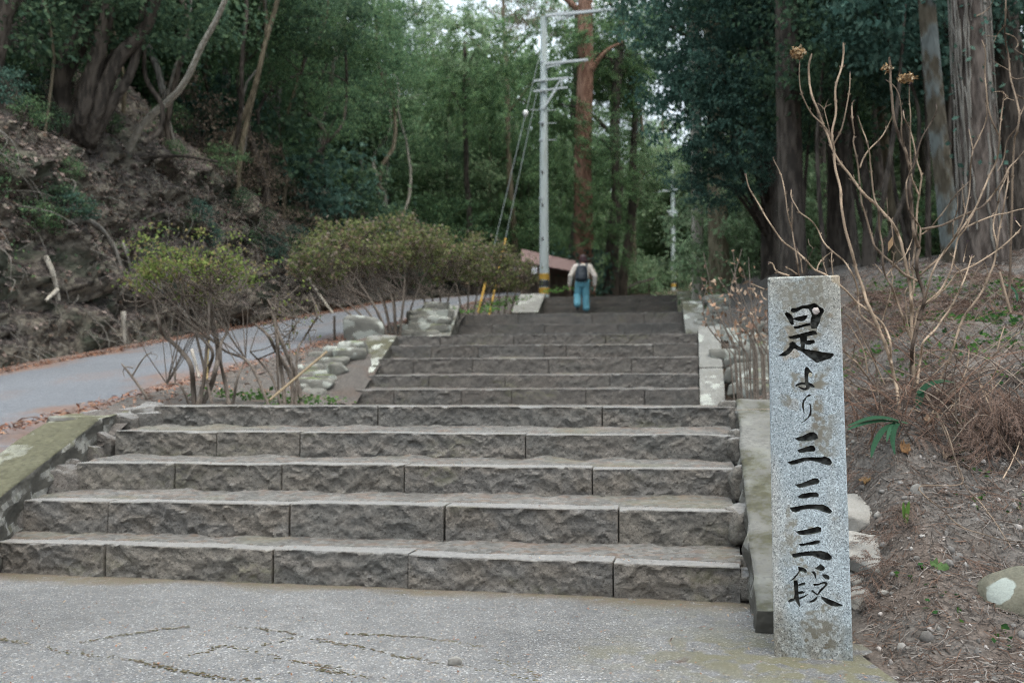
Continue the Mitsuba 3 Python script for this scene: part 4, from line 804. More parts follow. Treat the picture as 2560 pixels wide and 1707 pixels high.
stuff('twig_litter', shc(sticks(P, rg.uniform(.015, .075, len(P)) * np.where(P[:, 1] > 8, 2.2, 1), rg.uniform(.0008, .0022, len(P)) * np.where(P[:, 1] > 8, 2.6, 1), BR, rg), MTWIGC), 'brown needles and broken twigs strewn over the soil', 'litter')
P = np.vstack([scatter(4200, 1.25, 2.9, 3.0, 5.2, rg), scatter(3000, 1.3, 4.2, 5.0, 8.4, rg)]); n = len(P)
stuff('leaf_litter', shc(leafset(P + [0, 0, .006], np.array([0, 0, 1.0]) + rg.normal(0, .5, (n, 3)), rg.normal(0, 1, (n, 3)) * [1, 1, .25], rg.uniform(.008, .024, n), rg.uniform(.25, .5), [(.14, .115, .1), (.09, .078, .068), (.25, .22, .195), (.16, .11, .08)], rg, .3), MTWIGC), 'crumbled dry leaf fragments on the soil', 'litter')
P = scatter(1100, 1.25, 2.9, 3.0, 5.2, rg); n = len(P); ic = trimesh.creation.icosphere(1); iv, if_ = np.array(ic.vertices), np.array(ic.faces)
sc_ = rg.gamma(2, .0034, n)[:, None, None] * rg.uniform(.6, 1.3, (n, 1, 3)); V = (iv[None] * (1 + rg.normal(0, .12, (n, len(iv), 1)))) * sc_ + P[:, None] + [0, 0, .002]
cc = np.repeat(np.array([(.2, .19, .175), (.28, .265, .25), (.15, .14, .13), (.33, .3, .28)])[rg.integers(0, 4, n)] * rg.uniform(.7, 1.2, (n, 1)), len(iv), 0)
stuff('pebbles', shc((V.reshape(-1, 3), (if_[None] + len(iv) * np.arange(n)[:, None, None]).reshape(-1, 3), cc), MTWIGC, True), 'small grey pebbles scattered in the soil', 'pebbles')
def cedar_spray(rg, L=.3, n=20):
    """one dead spray: a drooping axis with side shoots clothed in short curved needles"""
    t = np.linspace(0, 1, 7); ax = np.stack([t * L, .05 * L * np.sin(3 * t + rg.uniform(0, 6)), -.35 * L * t**2 * rg.uniform(0, 1)], 1); tubes = [(*tube(ax, .002 * (1 - .6 * t), 3, False), np.array([[.11, .065, .045]]))]
    out = []
    for i in range(n):
        q = rg.uniform(.1, 1); o = np.array([np.interp(q, t, ax[:, k]) for k in range(3)]); s = 1 if i % 2 else -1; l = L * .42 * (1.1 - q) * rg.uniform(.7, 1.2) + .03
        d = np.array([.75, s * .75, rg.uniform(-.35, .15)]); d /= np.linalg.norm(d); m = 11; u = np.linspace(.05, 1, m); P = o + d * u[:, None] * l - np.array([0, 0, .12]) * u[:, None]**2 * l
        for sd in (-1, 1):
            w = np.cross(d, [0, 0, 1]) * sd + d * .8 + rg.normal(0, .25, (m, 3)); out.append(leafset(P, rg.normal(0, .5, (m, 3)) + [0, 0, 1], w, rg.uniform(.010, .018, m), .11, [(.13, .092, .073), (.17, .125, .104), (.095, .068, .056)], rg, .35))
        tubes.append((*tube(P[::5], .0012, 3, False), np.array([[.12, .075, .055]])))
    return merge_c([(v, f, c) for v, f, c in tubes] + out)
SPR = [cedar_spray(np.random.default_rng(200 + i)) for i in range(5)]; SPRD = [shc(s, MTWIGC) for s in SPR]
heap = []
for i in range(54):
    q = Q5(rg.normal(1300, 130), rg.uniform(640, 1120)); g = at(q, 5.0 + rg.normal(0, .12)); a = rg.uniform(-2.4, -.7); v, f, c = SPR[i % 5]
    M = frame(g, [math.cos(a) * .6, math.sin(a) * .35 - .2, -rg.uniform(.5, 1.3)], [rg.normal(0, .5), -1, .6]); heap.append((tf(M, v * rg.uniform(.7, 1.15)), f, c * rg.uniform(.75, 1.3)))
for q, nn_, sx in ((D(2210, 735), 26, 60), (D(2050, 705), 16, 50), (D(2290, 660), 18, 45)):
    for i in range(nn_):
        g = raydrop((q[0] + rg.normal(0, sx), q[1] + rg.normal(0, 16))); g[2] = soil_at(g[0], g[1]) + rg.uniform(.02, .16); a = rg.uniform(0, 6.28); v, f, c = SPR[i % 5]
        heap.append((tf(frame(g, [math.cos(a), math.sin(a), rg.uniform(-.5, .2)], [rg.normal(0, .4), -.5, 1]), v * rg.uniform(1.3, 2.2)), f, c * rg.uniform(.8, 1.3)))
for i in range(64):
    q = Q5(rg.uniform(130, 1150), rg.uniform(640, 1180)); g = raydrop(q); g[2] = soil_at(g[0], g[1]) + rg.uniform(.0, .05); a = rg.uniform(0, 6.28); v, f, c = SPR[i % 5]
    heap.append((tf(frame(g, [math.cos(a), math.sin(a), .4 * math.sin(a)], [rg.normal(0, .3), -.4, 1]), v * rg.uniform(.5, .95)), f, c * rg.uniform(.6, 1.15)))
stuff('dead_cedar_heap', shc(merge_c(heap), MTWIGC), 'heaps of dead brown cedar sprays right of and behind the hydrangea', 'dead branches')
spots = [Q6(940, 430), Q6(1000, 500), Q6(1080, 505), Q6(1060, 1010), Q6(1180, 1040), Q6(1250, 680), Q6(1330, 640), Q6(1400, 620), Q6(1000, 800), Q6(1150, 850), Q6(920, 1330), Q6(960, 1370), Q6(1010, 1390), Q6(1430, 930), Q6(1500, 560), Q6(1600, 520), Q6(1680, 640), Q6(1720, 760), Q6(1100, 300), Q6(1180, 350), Q6(1250, 300), Q6(1000, 330), Q6(1560, 420), Q6(1660, 440), Q5(300, 870), Q5(200, 800), Q5(420, 900), Q5(520, 1150), Q5(600, 1230), Q5(450, 1170)] + [Q5(rg.uniform(300, 1500), rg.uniform(100, 620)) for _ in range(22)]
for i, q in enumerate(spots):
    g = raydrop(q); g[2] = soil_at(g[0], g[1]) + .02; a = rg.uniform(-.9, .9) + (math.pi if rg.random() < .4 else 0)
    d = SPRD[i % 5]; sc = rg.uniform(.6, 1.05)
    solo('dead_cedar_spray', {**d, 'to_world': (T(frame(g, [math.cos(a), math.sin(a), .38 * math.sin(a)], [rg.normal(0, .2), -.35, 1])) @ T().scale(float(sc)))}, 'brown dead cedar spray lying on the soil right of the marker', 'dead spray', 'dead cedar sprays lying on the soil')
def leafbig(q, L, wid, col, lab, seed, curl=.35):
    g = raydrop(q); g[2] = soil_at(g[0], g[1]) + .015; rg = np.random.default_rng(seed); n = 6; a = rg.uniform(0, 6)
    u, w = np.meshgrid(np.linspace(0, 1, 9), np.linspace(-1, 1, 5), indexing='ij'); hw = wid * np.sin(np.pi * np.clip(u * .94 + .04, 0, 1)) ** .8
    P = np.stack([(u - .5) * L, w * hw * L, curl * L * ((u - .5) ** 2 * 1.2 + (w * hw) ** 2 * 1.5) + .008 * rg.normal(size=u.shape) * L / .06], -1).reshape(-1, 3)
    c, s = math.cos(a), math.sin(a); P = P @ np.array([[c, -s, 0], [s, c, 0], [0, 0, 1]]).T @ np.array([[1, 0, 0], [0, .9, -.4], [0, .4, .9]]).T
    cc = np.array(col) * (1 + .3 * nfbm(P, .02, 2, seed))[:, None]
    solo('fallen_leaf', shc((P + g, grid_faces(9, 5), cc), MLEAF, True), lab, 'leaf')
leafbig(Q6(955, 575), .055, .42, (.42, .27, .13), 'curled pale orange leaf on the soil near the marker', 1, .9)
leafbig(Q6(1165, 440), .085, .3, (.36, .22, .12), 'folded brown and cream leaf below the strap-leaved plant', 2, 1.0)
leafbig(Q6(1385, 435), .07, .3, (.42, .33, .25), 'curled beige leaf leaning against the trailing stem', 3, .9)
leafbig(Q6(1345, 1030), .075, .33, (.15, .24, .1), 'pale green fresh leaf lying on the soil left of the lichen boulder', 4, .3)
leafbig(Q6(1290, 330), .06, .4, (.4, .28, .2), 'curled tan leaf among the litter under the dead cedar heap', 5, .8)
leafbig(Q5(600, 900), .09, .38, (.36, .25, .2), 'crumpled pinkish brown leaf at the base of the hydrangea', 6, .9)
# thin dead twigs tangled over the right bank
tg_ = []
for i in range(420):
    q = (rg.uniform(2120, 2600), rg.uniform(740, 1120)); Yg = soil_drop(q)
    if Yg > 13: continue
    g = at(q, Yg); a = rg.uniform(0, 6.28); L = rg.uniform(.12, .6); d = np.array([math.cos(a), .5 * math.sin(a), rg.uniform(-.1, .9)]); P = catmull([g, g + d * L * .5 + [0, 0, .04], g + d * L + rg.normal(0, .05, 3) - [0, 0, .03]], 3)
    t = tube(P, np.linspace(.0032, .0012, len(P)), 4, False); tg_.append((*t, np.array([(.2, .12, .085), (.13, .085, .065), (.3, .24, .19), (.09, .07, .058)][i % 4]) * rg.uniform(.7, 1.2)))
stuff('brushwood', shc(merge_c(tg_), MTWIGC), 'tangle of thin dead reddish brown twigs over the right bank', 'twigs')
# low green weeds
def weeds(spots, n, L, lab, name='weeds', pal=((.05, .12, .03), (.08, .16, .04), (.035, .085, .03)), spread=.18, drop=True):
    out = []
    for q in spots:
        g = raydrop(q) if drop else q; P = g + rg.normal(0, 1, (n, 3)) * [spread, spread, 0]; P[:, 2] = [soil_at(a, b) if drop else g[2] for a, b in P[:, :2]]; P[:, 2] += rg.uniform(.01, .09, n) * spread / .18
        out.append(leafset(P, np.array([0, -.4, 1.0]) + rg.normal(0, .4, (n, 3)), rg.normal(0, 1, (n, 3)) * [1, 1, .4], rg.uniform(.6, 1.2, n) * L, .38, pal, rg, .3))
    stuff(name, shc(merge_c(out)), lab, 'weeds')
weeds([Q5(rg.uniform(300, 1000), rg.uniform(380, 640)) for _ in range(26)] + [Q5(rg.uniform(1000, 1560), rg.uniform(240, 420)) for _ in range(14)] + [Q4(rg.uniform(100, 800), rg.uniform(1180, 1420)) for _ in range(16)] + [Q4(rg.uniform(1100, 1568), rg.uniform(1250, 1450)) for _ in range(8)], 34, .045, 'low green ground ivy on the slope behind the hydrangea')
weeds([Q6(1430, 400), Q6(1510, 420), Q6(1480, 340), Q6(1560, 630), Q6(1700, 690), Q6(1420, 300), Q6(1650, 200), Q6(1740, 190), Q6(1250, 1060), Q6(1410, 1240), Q6(1630, 1340), Q6(1530, 480)], 9, .03, 'scattered small green seedlings on the bare soil', spread=.045)
g = hit(D(945, 1346), [0, 0, .01], np.array([0, 0, 1.0])); weeds([g + [0, 0, 0]], 12, .025, 'tiny bright green clover at the foot of the lowest step', 'clover', ((.16, .4, .09), (.2, .45, .12)), .022, False)
# moss in the curved grooves of the pavement
A1 = zoomer(0, 950, .4828); A2 = zoomer(800, 950, .4828); mo = []
for z, pts in ((A1, [(410,1355),(600,1325),(850,1290),(980,1275)]), (A1, [(0,1335),(200,1380),(420,1420),(640,1440),(850,1490),(1050,1525),(1200,1548),(1350,1540),(1500,1515),(1620,1495)]), (A1, [(940,1430),(1080,1400),(1150,1375),(1290,1400),(1450,1435),(1600,1465),(1750,1500)]), (A1, [(1200,1270),(1380,1290),(1560,1325),(1700,1355),(1850,1375)]), (A1, [(1350,1370),(1520,1330)]), (A2, [(0,1345),(200,1380),(400,1430),(540,1450)]), (A2, [(0,1490),(150,1520),(300,1545)]), (A2, [(540,1455),(800,1490),(1000,1530),(1130,1555)]), (A2, [(140,1310),(400,1325),(600,1345),(850,1380)]), (A2, [(900,1440),(1060,1495),(1130,1540)])):
    P = catmull([hit(z(*q), [0, 0, .008], np.array([0, 0, 1.0])) for q in pts], 10); L = np.concatenate([[0], np.cumsum(np.linalg.norm(np.diff(P, axis=0), axis=1))])
    m = int(L[-1] / .0035); u = np.linspace(0, L[-1], m); P = np.stack([np.interp(u, L, P[:, k]) for k in range(3)], 1); P[:, 1] += nfbm(np.c_[u, u * 0, u * 0], .08, 2, 3) * .03
    k = rg.random(m) < np.clip(.62 + 1.8 * nfbm(np.c_[u, u * 0, u * 0 + P[0, 0]], .25, 2, 7), 0, 1); P = P[k]; n = len(P); r = rg.uniform(.002, .0048, n)
    V = iv[None] * np.stack([r * 1.5, r, r * .35], 1)[:, None] + (P + rg.normal(0, .010, (n, 3)) * [1, 1, 0])[:, None]; V[..., 2] += .0015
    mo.append((V.reshape(-1, 3), (if_[None] + len(iv) * np.arange(n)[:, None, None]).reshape(-1, 3), np.repeat(np.array([(.075, .066, .035), (.1, .086, .05), (.065, .058, .034), (.12, .085, .06)])[rg.integers(0, 4, n)], len(iv), 0)))
stuff('groove_moss', shc(merge_c(mo), MTWIGC, True), 'brown moss lining the curved grooves of the pavement', 'moss')
# needle litter fallen on treads and pavement
P = []
for fi, k, z0, z1, A, B in STEPS[:5]:
    m = (140, 90, 40, 16, 10)[k]; t = rg.beta(2.2, 1.0, m); q = A + (B - A) * t[:, None] + AX * rg.uniform(.02, .3, (m, 1)); P.append(np.c_[q, np.full(m, z1 + .006)])
m = 1100; q = np.stack([rg.uniform(-2.6, 1.3, m), rg.uniform(2.5, 4.6, m)], 1); s, v = sv(q[:, 0], q[:, 1]); q = q[(s + .065 * v < -.1)]; P.append(np.c_[q, np.full(len(q), .018)])
P = np.vstack(P); n = len(P); stuff('fallen_needles', shc(leafset(P, np.array([0, 0, 1.0]) + rg.normal(0, .2, (n, 3)), rg.normal(0, 1, (n, 3)) * [1, 1, .15], rg.uniform(.006, .022, n), .16, [(.24, .11, .06), (.18, .08, .045), (.28, .2, .13)], rg, .2), MTWIGC), 'reddish cedar needles fallen on the treads and the pavement', 'litter')
g = hit(A2(700, 1455), [0, 0, .02], np.array([0, 0, 1.0])); v, f = rock(.05, .03, .03, 88, .006, .003); solo('loose_chip', shp((v + g, f), MPALE, 30), 'small pale broken chip lying on the pavement by a mossy groove', 'stone chip')
g = hit(A2(1815, 1450), [0, 0, .012], np.array([0, 0, 1.0]))
solo('dead_cedar_spray', {**SPRD[0], 'to_world': T(frame(g, [1, .1, 0], [0, -.2, 1])) @ T().scale(.33)}, 'tiny reddish cedar sprig lying alone on the pavement left of the marker', 'dead spray')
# ================================================================ the wood
def bark(name, c0, c1, lich=None, sc=1.0, fib=14., liamt=.5):
    def fn(p, n, uv):
        a = fbm(p.x * fib * sc * 1.3, p.y * fib * sc * 1.3, p.z * 3.4 * sc, 4); b = fbm(p.x * 5, p.y * 5, p.z * 3, 3)
        c = mix(c0, c1, smoothstep(.34, .66, a) * .75 + .25 * fbm(p.x * 40, p.y * 40, p.z * 18, 2))
        if lich is not None: c = mix(c, lich, smoothstep(.6 - .25 * liamt, .85 - .25 * liamt, b + (a - .5) * .35) * .85)
        return c
    return bs('bark_' + name, bump(lambda p, n, uv: fbm(p.x * fib * sc * 1.3, p.y * fib * sc * 1.3, p.z * 3.4 * sc, 3) * .07, pr(proc(fn), .9, .2), eps=5e-3))
BK_CEDAR = bark('cedar', (.045, .036, .031), (.145, .12, .104)); BK_RED = bark('red', (.13, .065, .045), (.32, .19, .14)); BK_DARK = bark('dark', (.034, .029, .025), (.115, .096, .08)); BK_GREY = bark('grey', (.12, .11, .095), (.24, .225, .2))
BK_MOT = bark('mottled', (.07, .06, .044), (.13, .112, .082), C(.15, .172, .168), 1.6, 9., .8); BK_BROWN = bark('brown', (.1, .084, .058), (.2, .168, .118)); BK_BONE = bark('bone', (.4, .37, .31), (.62, .58, .5), None, 1., 20.); BK_OLIVE = bark('olive', (.13, .112, .075), (.25, .22, .155)); BK_PALE = bark('pale', (.3, .275, .23), (.5, .465, .4), None, 1., 20.)
def trunk_path(base, top, bend, seed, n=12):
    t = np.linspace(0, 1, n)[:, None]; P = base + (top - base) * t
    rg = np.random.default_rng(seed); P = P + np.stack([nfbm(np.c_[t[:, 0] * 3 + seed, t[:, 0] * 0 + k, t[:, 0] * 0], 1.0, 2, seed + k) * bend * np.sin(np.pi * t[:, 0] * .9) for k in (0, 1)] + [t[:, 0] * 0], 1) * 2
    return P
def limb_mesh(P, R, sides=10, seed=0, fiss=.06):
    P = np.asarray(P); v, f = tube(P, R, sides, True); n = len(P)
    ang = np.repeat(np.arange(sides), n); z = np.tile(np.arange(n), sides)
    k = 1 + fiss * np.r_[2 * (meshkit.noise(np.stack([np.cos(ang * 2 * np.pi / sides) * 2.2 + seed, np.sin(ang * 2 * np.pi / sides) * 2.2, z * .35], 1), seed) - .5) * 2, 0, 0]
    c = np.r_[np.tile(np.arange(n), sides), 0, n - 1]; v = P[c] + (v - P[c]) * k[:, None]
    return v, f
def trunk(base, top, r0, r1, seed, bend=.3, sides=12, flare=1.5, n=14):
    P = trunk_path(np.asarray(base, float), np.asarray(top, float), bend, seed, n); P = np.vstack([P[0] - [0, 0, .4], P]); h = np.linalg.norm(P - P[0], axis=1); t = h / h[-1]
    R = r0 + (r1 - r0) * t; R = R * (1 + (flare - 1) * np.exp(-h / (r0 * 3))); return P, limb_mesh(P, R, sides, seed)
def bank_scatter(n, t0, t1, s0, s1, rg):
    i = rg.integers(int((s0 + 8) / .11), int((s1 + 8) / .11), n); lo, hi = np.searchsorted(BANKZ[1], [t0, t1]); j = rg.integers(lo, hi - 1, n); a, b = rg.random((2, n, 1)); V = BANKZ[2]; i = np.clip(i, 0, V.shape[0] - 2)
    return V[i, j] * (1 - a) * (1 - b) + V[i + 1, j] * a * (1 - b) + V[i, j + 1] * (1 - a) * b + V[i + 1, j + 1] * a * b
# ---- crown prototypes (built once, reused turned and scaled)
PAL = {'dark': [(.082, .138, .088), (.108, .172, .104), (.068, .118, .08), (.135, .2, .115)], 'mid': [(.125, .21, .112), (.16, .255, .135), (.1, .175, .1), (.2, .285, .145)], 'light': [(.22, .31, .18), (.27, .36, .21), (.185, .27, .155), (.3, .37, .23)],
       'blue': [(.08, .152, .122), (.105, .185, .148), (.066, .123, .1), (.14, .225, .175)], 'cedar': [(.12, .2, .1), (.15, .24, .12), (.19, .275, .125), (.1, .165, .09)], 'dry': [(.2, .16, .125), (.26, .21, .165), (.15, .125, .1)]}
def crown(seed, R, nclump, nleaf, L, pal, style='broad', clump=.45, shell=.55, wid=.3):
    rg = np.random.default_rng(seed); R = np.array(R); d = unit(rg, nclump * 3)
    ok = meshkit.noise(d * 2.2 + seed, seed) > .36; d = d[ok][:nclump]; k = len(d)
    rad = (shell + (1 - shell) * rg.random(k) ** .6) * (.78 + .5 * meshkit.noise(d * 1.7 + seed * 3, seed)); cpos = d * rad[:, None] * R
    out = []
    n = k * nleaf; idx = np.repeat(np.arange(k), nleaf); cs = clump * rg.uniform(.6, 1.4, k)
    if style == 'cedar':      # drooping feathery sprays
        u = rg.random(n); axd = d[idx] * [1, 1, .2] + [0, 0, -.55]; P = cpos[idx] + axd * (u * cs[idx] * 1.9)[:, None] + rg.normal(0, .12, (n, 3)) * cs[idx][:, None]
        Dn = axd + rg.normal(0, .45, (n, 3)); Nn = np.array([0, 0, 1.0]) + rg.normal(0, .6, (n, 3))
    else:
        off = rg.normal(0, 1, (n, 3)) * [1, 1, .45] * cs[idx][:, None] * .55; P = cpos[idx] + off; Dn = off * [1, 1, .5] + rg.normal(0, .35, (n, 3)) + [0, 0, -.25]; Nn = np.array([0, 0, 1.0]) + .35 * d[idx] + rg.normal(0, .38, (n, 3))
    v, f, c = leafset(P, Nn, Dn, L * rg.uniform(.6, 1.25, n), wid, PAL[pal], rg, .22)
    tone = rg.uniform(.75, 1.3, k)[idx]; c = c * np.repeat(tone, 4)[:, None]
    return shc((v, f, c))
CR = {
 'broad': [crown(10 + i, (1.9, 1.9, 1.5), 72, 34, .15, 'dark') for i in range(4)],
 'broadmid': [crown(20 + i, (1.9, 1.9, 1.5), 66, 32, .15, 'mid') for i in range(4)],
 'light': [crown(30 + i, (2.2, 2.2, 1.9), 70, 34, .2, 'light') for i in range(3)],
 'blue': [crown(40 + i, (1.25, 1.25, 1.0), 64, 30, .125, 'blue', clump=.27) for i in range(4)],
 'cedar': [crown(50 + i, (1.6, 1.6, 1.7), 70, 56, .2, 'cedar', 'cedar', .5, wid=.12) for i in range(3)],
 'shrub': [crown(60 + i, (1.0, 1.0, .85), 46, 22, .14, ('dark', 'mid', 'blue', 'mid')[i], clump=.33) for i in range(4)],
 'dry': [crown(70, (1.5, 1.5, 1.3), 50, 30, .1, 'dry', clump=.4)],
 'far': [crown(80 + i, (3.4, 3.4, 3.2), 80, 24, .36, ('light', 'mid', 'light')[i], clump=.8) for i in range(3)],
}
def crown_at(parent, kind, i, c, scale=(1, 1, 1), rz=0., name='crown'):
    d = CR[kind][i % len(CR[kind])]; s = np.broadcast_to(np.asarray(scale, float), (3,))
    return part(parent, name, {**d, 'to_world': T().translate([float(x) for x in c]).rotate([0, 0, 1], math.degrees(rz)).scale([float(x) for x in s])})
def limbs(P, R, targets, r, seed):
    """branches from the trunk path up to each target"""
    out = []
    for j, q in enumerate(targets):
        q = np.asarray(q, float); k = np.argmin(np.abs(P[:, 2] - (q[2] - .7 * np.linalg.norm((q - P[0])[:2])).clip(P[1, 2] + .8, P[-1, 2]))); o = P[k]
        m = (o + q) / 2 + [0, 0, .15 * np.linalg.norm(q - o)]; out.append(limb_mesh(catmull([o, m, q], 4), np.linspace(r, r * .35, 9), 6, seed + j))
    return out
rgF = np.random.default_rng(2024)
def tree(label, group, base, height, r, barkb, crowns, lean=(0, 0), bend=.3, name='tree', cat_='tree', r1=None, seed=None, sides=10, limb=True):
    """crowns: list of (kind, offset from the trunk's foot, scale)"""
    seed = seed if seed is not None else int(rgF.integers(1, 9999)); k = thing(name, label, cat_, group); top = np.asarray(base) + [lean[0], lean[1], height]
    P, (v, f) = trunk(base, top, r, r1 or r * .5, seed, bend, sides)
    ms = [(v, f)]
    if limb: ms += limbs(P, r, [np.asarray(base) + o for _, o, _ in crowns], r * .35, seed)
    part(k, 'trunk', shp(cat(ms), barkb, True))
    for j, (kind, o, s) in enumerate(crowns): crown_at(k, kind, seed + j, np.asarray(base) + o, s, (seed + j) * 1.3)
    return k
def gpt(xd, Y):            # foot of a trunk seen in column xd at distance Y
    z = 1.0
    for _ in range(6): x = station(xd, Y, z); z = float(gz(x, Y))
    return np.array([x, Y, z])
def cap(n, zr, rr, kinds, sc=(.8, 1.3), lean=(0, 0), H=10):
    out = []
    for i in range(n):
        a = rgF.uniform(0, 6.28); q = rgF.uniform(*rr); z = rgF.uniform(*zr); out.append((kinds[int(rgF.integers(len(kinds)))], np.array([q * math.cos(a) + lean[0] * z / H, q * math.sin(a) + lean[1] * z / H, z]), rgF.uniform(*sc)))
    return out
# ---- named trunks on the right
k = tree('huge old cedar with shaggy vine covered bark behind the hydrangea', None, gpt(2262, 12.0), 15, .225, BK_CEDAR, cap(5, (8, 14), (.8, 2.6), ['broad', 'cedar'], H=15), (-.55, .4), .12, seed=5, r1=.185, sides=22)
Pc = trunk_path(gpt(2262, 12.0), gpt(2262, 12.0) + [-.55, .4, 15], .12, 5, 14); rg = np.random.default_rng(66)
iv_m = []
for i in range(64):
    a0 = rg.uniform(2.9, 6.4); z0 = rg.uniform(0, 4.5); z1 = z0 + rg.uniform(1, 4.5); zz = np.linspace(z0, z1, 16); ctr = np.stack([np.interp(zz, Pc[:, 2] - Pc[0, 2], Pc[:, m]) for m in range(3)], 1); a = a0 + np.cumsum(rg.normal(0, .045, 16))
    rr = np.interp(zz, [0, 15], [.235, .195]) + .01 + .07 * np.exp(-zz / .8); iv_m.append(limb_mesh(ctr + np.stack([np.cos(a) * rr, np.sin(a) * rr, zz * 0], 1), rg.uniform(.004, .014), 5, i))
part(k, 'climbing_vine', shp(cat(iv_m), BK_GREY, True))
n = 240; zz = rg.uniform(1.0, 8, n); a = rg.uniform(2.6, 6.6, n); ctr = np.stack([np.interp(zz, Pc[:, 2] - Pc[0, 2], Pc[:, m]) for m in range(3)], 1); o = np.stack([np.cos(a), np.sin(a), a * 0], 1)
part(k, 'ivy', shc(leafset(ctr + o * rg.uniform(.22, .37, n)[:, None], o + [0, 0, .5] + rg.normal(0, .3, (n, 3)), rg.normal(0, 1, (n, 3)) - [0, 0, .5], rg.uniform(.05, .1, n), .35, PAL['blue'], rg)))
tree('slanting trunk blotched with blue grey lichen, left of the vine covered cedar', None, gpt(2190, 13.0), 12, .115, BK_MOT, cap(4, (7, 11), (.8, 2.0), ['broad'], H=12), (-.85, .2), .05, seed=11, r1=.1, sides=16)
tree('dark straight trunk just right of the lichen blotched one', None, gpt(2222, 16.5), 14, .2, BK_DARK, cap(4, (7, 12), (.8, 2.4), ['broad'], H=14), (-.7, 0), .1, seed=12, r1=.15)
tree('dark brown trunk at the right edge behind the dry vine', None, gpt(2345, 15.0), 14, .23, BK_DARK, cap(4, (6, 12), (.8, 2.4), ['broad'], H=14), (-.55, 0), .1, seed=13, r1=.17)
tree('tall straight blackish cedar trunk above the left edge of the marker', None, gpt(1822, 17.0), 15, .205, BK_DARK, cap(5, (7, 14), (.8, 2.2), ['broad', 'cedar'], H=15), (-.25, 0), .06, seed=14, r1=.18, sides=14)
tree('broad blackish trunk in the deep shade right of the straight cedar', None, gpt(1935, 19.5), 14, .26, BK_DARK, cap(5, (6, 13), (.8, 2.6), ['broad'], H=14), (-.35, 0), .1, seed=15, r1=.19, sides=14)
tree('slim curved brown stem leaning in the deep shade', None, gpt(2062, 18.0), 8, .1, BK_BROWN, cap(3, (5, 8), (.4, 1.4), ['broad'], H=8), (-.75, 0), .5, seed=16)
tree('slim dark stem in the shade beside the slim curved one', None, gpt(1990, 17.0), 9, .09, BK_DARK, cap(3, (5, 9), (.4, 1.4), ['broad'], H=9), (.1, 0), .5, seed=17)
tree('thick olive brown trunk with a flaring foot, right of the grey pole-like trunk', None, gpt(1655, 24.0), 13, .24, BK_OLIVE, cap(4, (6, 12), (.8, 2.2), ['blue', 'broad'], H=13), (-.25, 0), .05, seed=18, r1=.17, sides=14)
tree('slim straight pale grey trunk, nearest trunk to the right of the farthest flight', None, gpt(1606, 26.0), 12, .17, BK_PALE, cap(3, (7, 11), (.8, 2.0), ['broad'], H=12), (-.1, 0), .05, seed=19, r1=.12, sides=12)
tree('thin pinkish brown trunk between the olive trunk and the straight dark cedar', None, gpt(1758, 27.0), 11, .14, BK_RED, cap(3, (6, 10), (.6, 1.8), ['broadmid'], H=11), (0, 0), .1, seed=20)
tree('thin greyish trunk close behind the pinkish brown one', None, gpt(1735, 29.0), 11, .15, BK_GREY, cap(3, (6, 10), (.6, 1.8), ['broadmid'], H=11), (.1, 0), .1, seed=21)
for i, (x, Y, r, b) in enumerate([(1702, 31, .15, 1), (1776, 30, .14, 0), (1888, 27, .16, 1), (2022, 25, .15, 1), (2092, 22, .13, 0), (2135, 29, .17, 1)]):
    tree('straight slim conifer trunk in the row of shaded trunks on the right', 'straight conifer trunks on the right', gpt(x, Y), 14, r, (BK_DARK, BK_CEDAR)[b], cap(2, (10, 14), (.6, 2.0), ['broad', 'cedar'], H=14), (rgF.normal(-.2, .2), 0), .06, r1=r * .75, sides=10)
# the big glossy evergreen hanging over the right of the steps
b = gpt(1772, 21.5); ev = thing('evergreen_tree', 'glossy dark evergreen with bluish leaves hanging over the right side of the steps', 'tree')
spots = [(1540, 60, 20), (1600, 150, 19.5), (1680, 40, 19), (1590, 260, 19.4), (1660, 180, 19), (1690, 300, 18.8), (1625, 350, 19.2), (1760, 120, 19), (1750, 250, 19), (1640, 420, 19.6), (1580, 395, 19.8), (1500, 20, 21), (1830, 30, 18.5), (1870, 140, 19.5), (1780, -40, 18), (1640, -60, 19), (1560, 190, 20.5), (1720, 390, 20.5)]
P, (v, f) = trunk(b, b + [0, 0, 9], .2, .1, 33, .2, 10); tg = [at(D(x, y), Y) for x, y, Y in spots]
part(ev, 'trunk', shp(cat([(v, f)] + limbs(P, .2, tg, .05, 3)), BK_DARK, True))
for i, (x, y, Y) in enumerate(spots): crown_at(ev, 'blue', i, at(D(x, y), Y), rgF.uniform(.55, .85) * (.68 if y > 320 else 1), i * 2.1, 'leaf_mass')
# hanging canopy over the right and along its top
for i, (x, y, Y) in enumerate([(1900, 60, 16), (2010, 30, 15), (2110, 90, 15), (1980, 160, 17), (2080, 10, 14), (2330, 30, 15), (2300, 150, 16.5), (2200, -20, 14.5), (2050, 140, 16.5), (1870, 200, 18)]):
    p = at(D(x, y), Y); sk = thing('evergreen_sapling', 'slender understorey evergreen holding dark leaves before the shaded trunks', 'tree', 'understorey evergreens on the right'); g = ground_pt(p[0] + rgF.uniform(-.4, .4), p[1] + rgF.uniform(.0, .8))
    pth = catmull([g, (g + p) / 2 + rgF.normal(0, .3, 3), p], 8); part(sk, 'trunk', shp(limb_mesh(pth, np.linspace(.045, .015, len(pth)), 6, i), BK_DARK, True)); crown_at(sk, 'blue' if i % 3 else 'broad', i, p, rgF.uniform(.6, .95), i * 1.7)
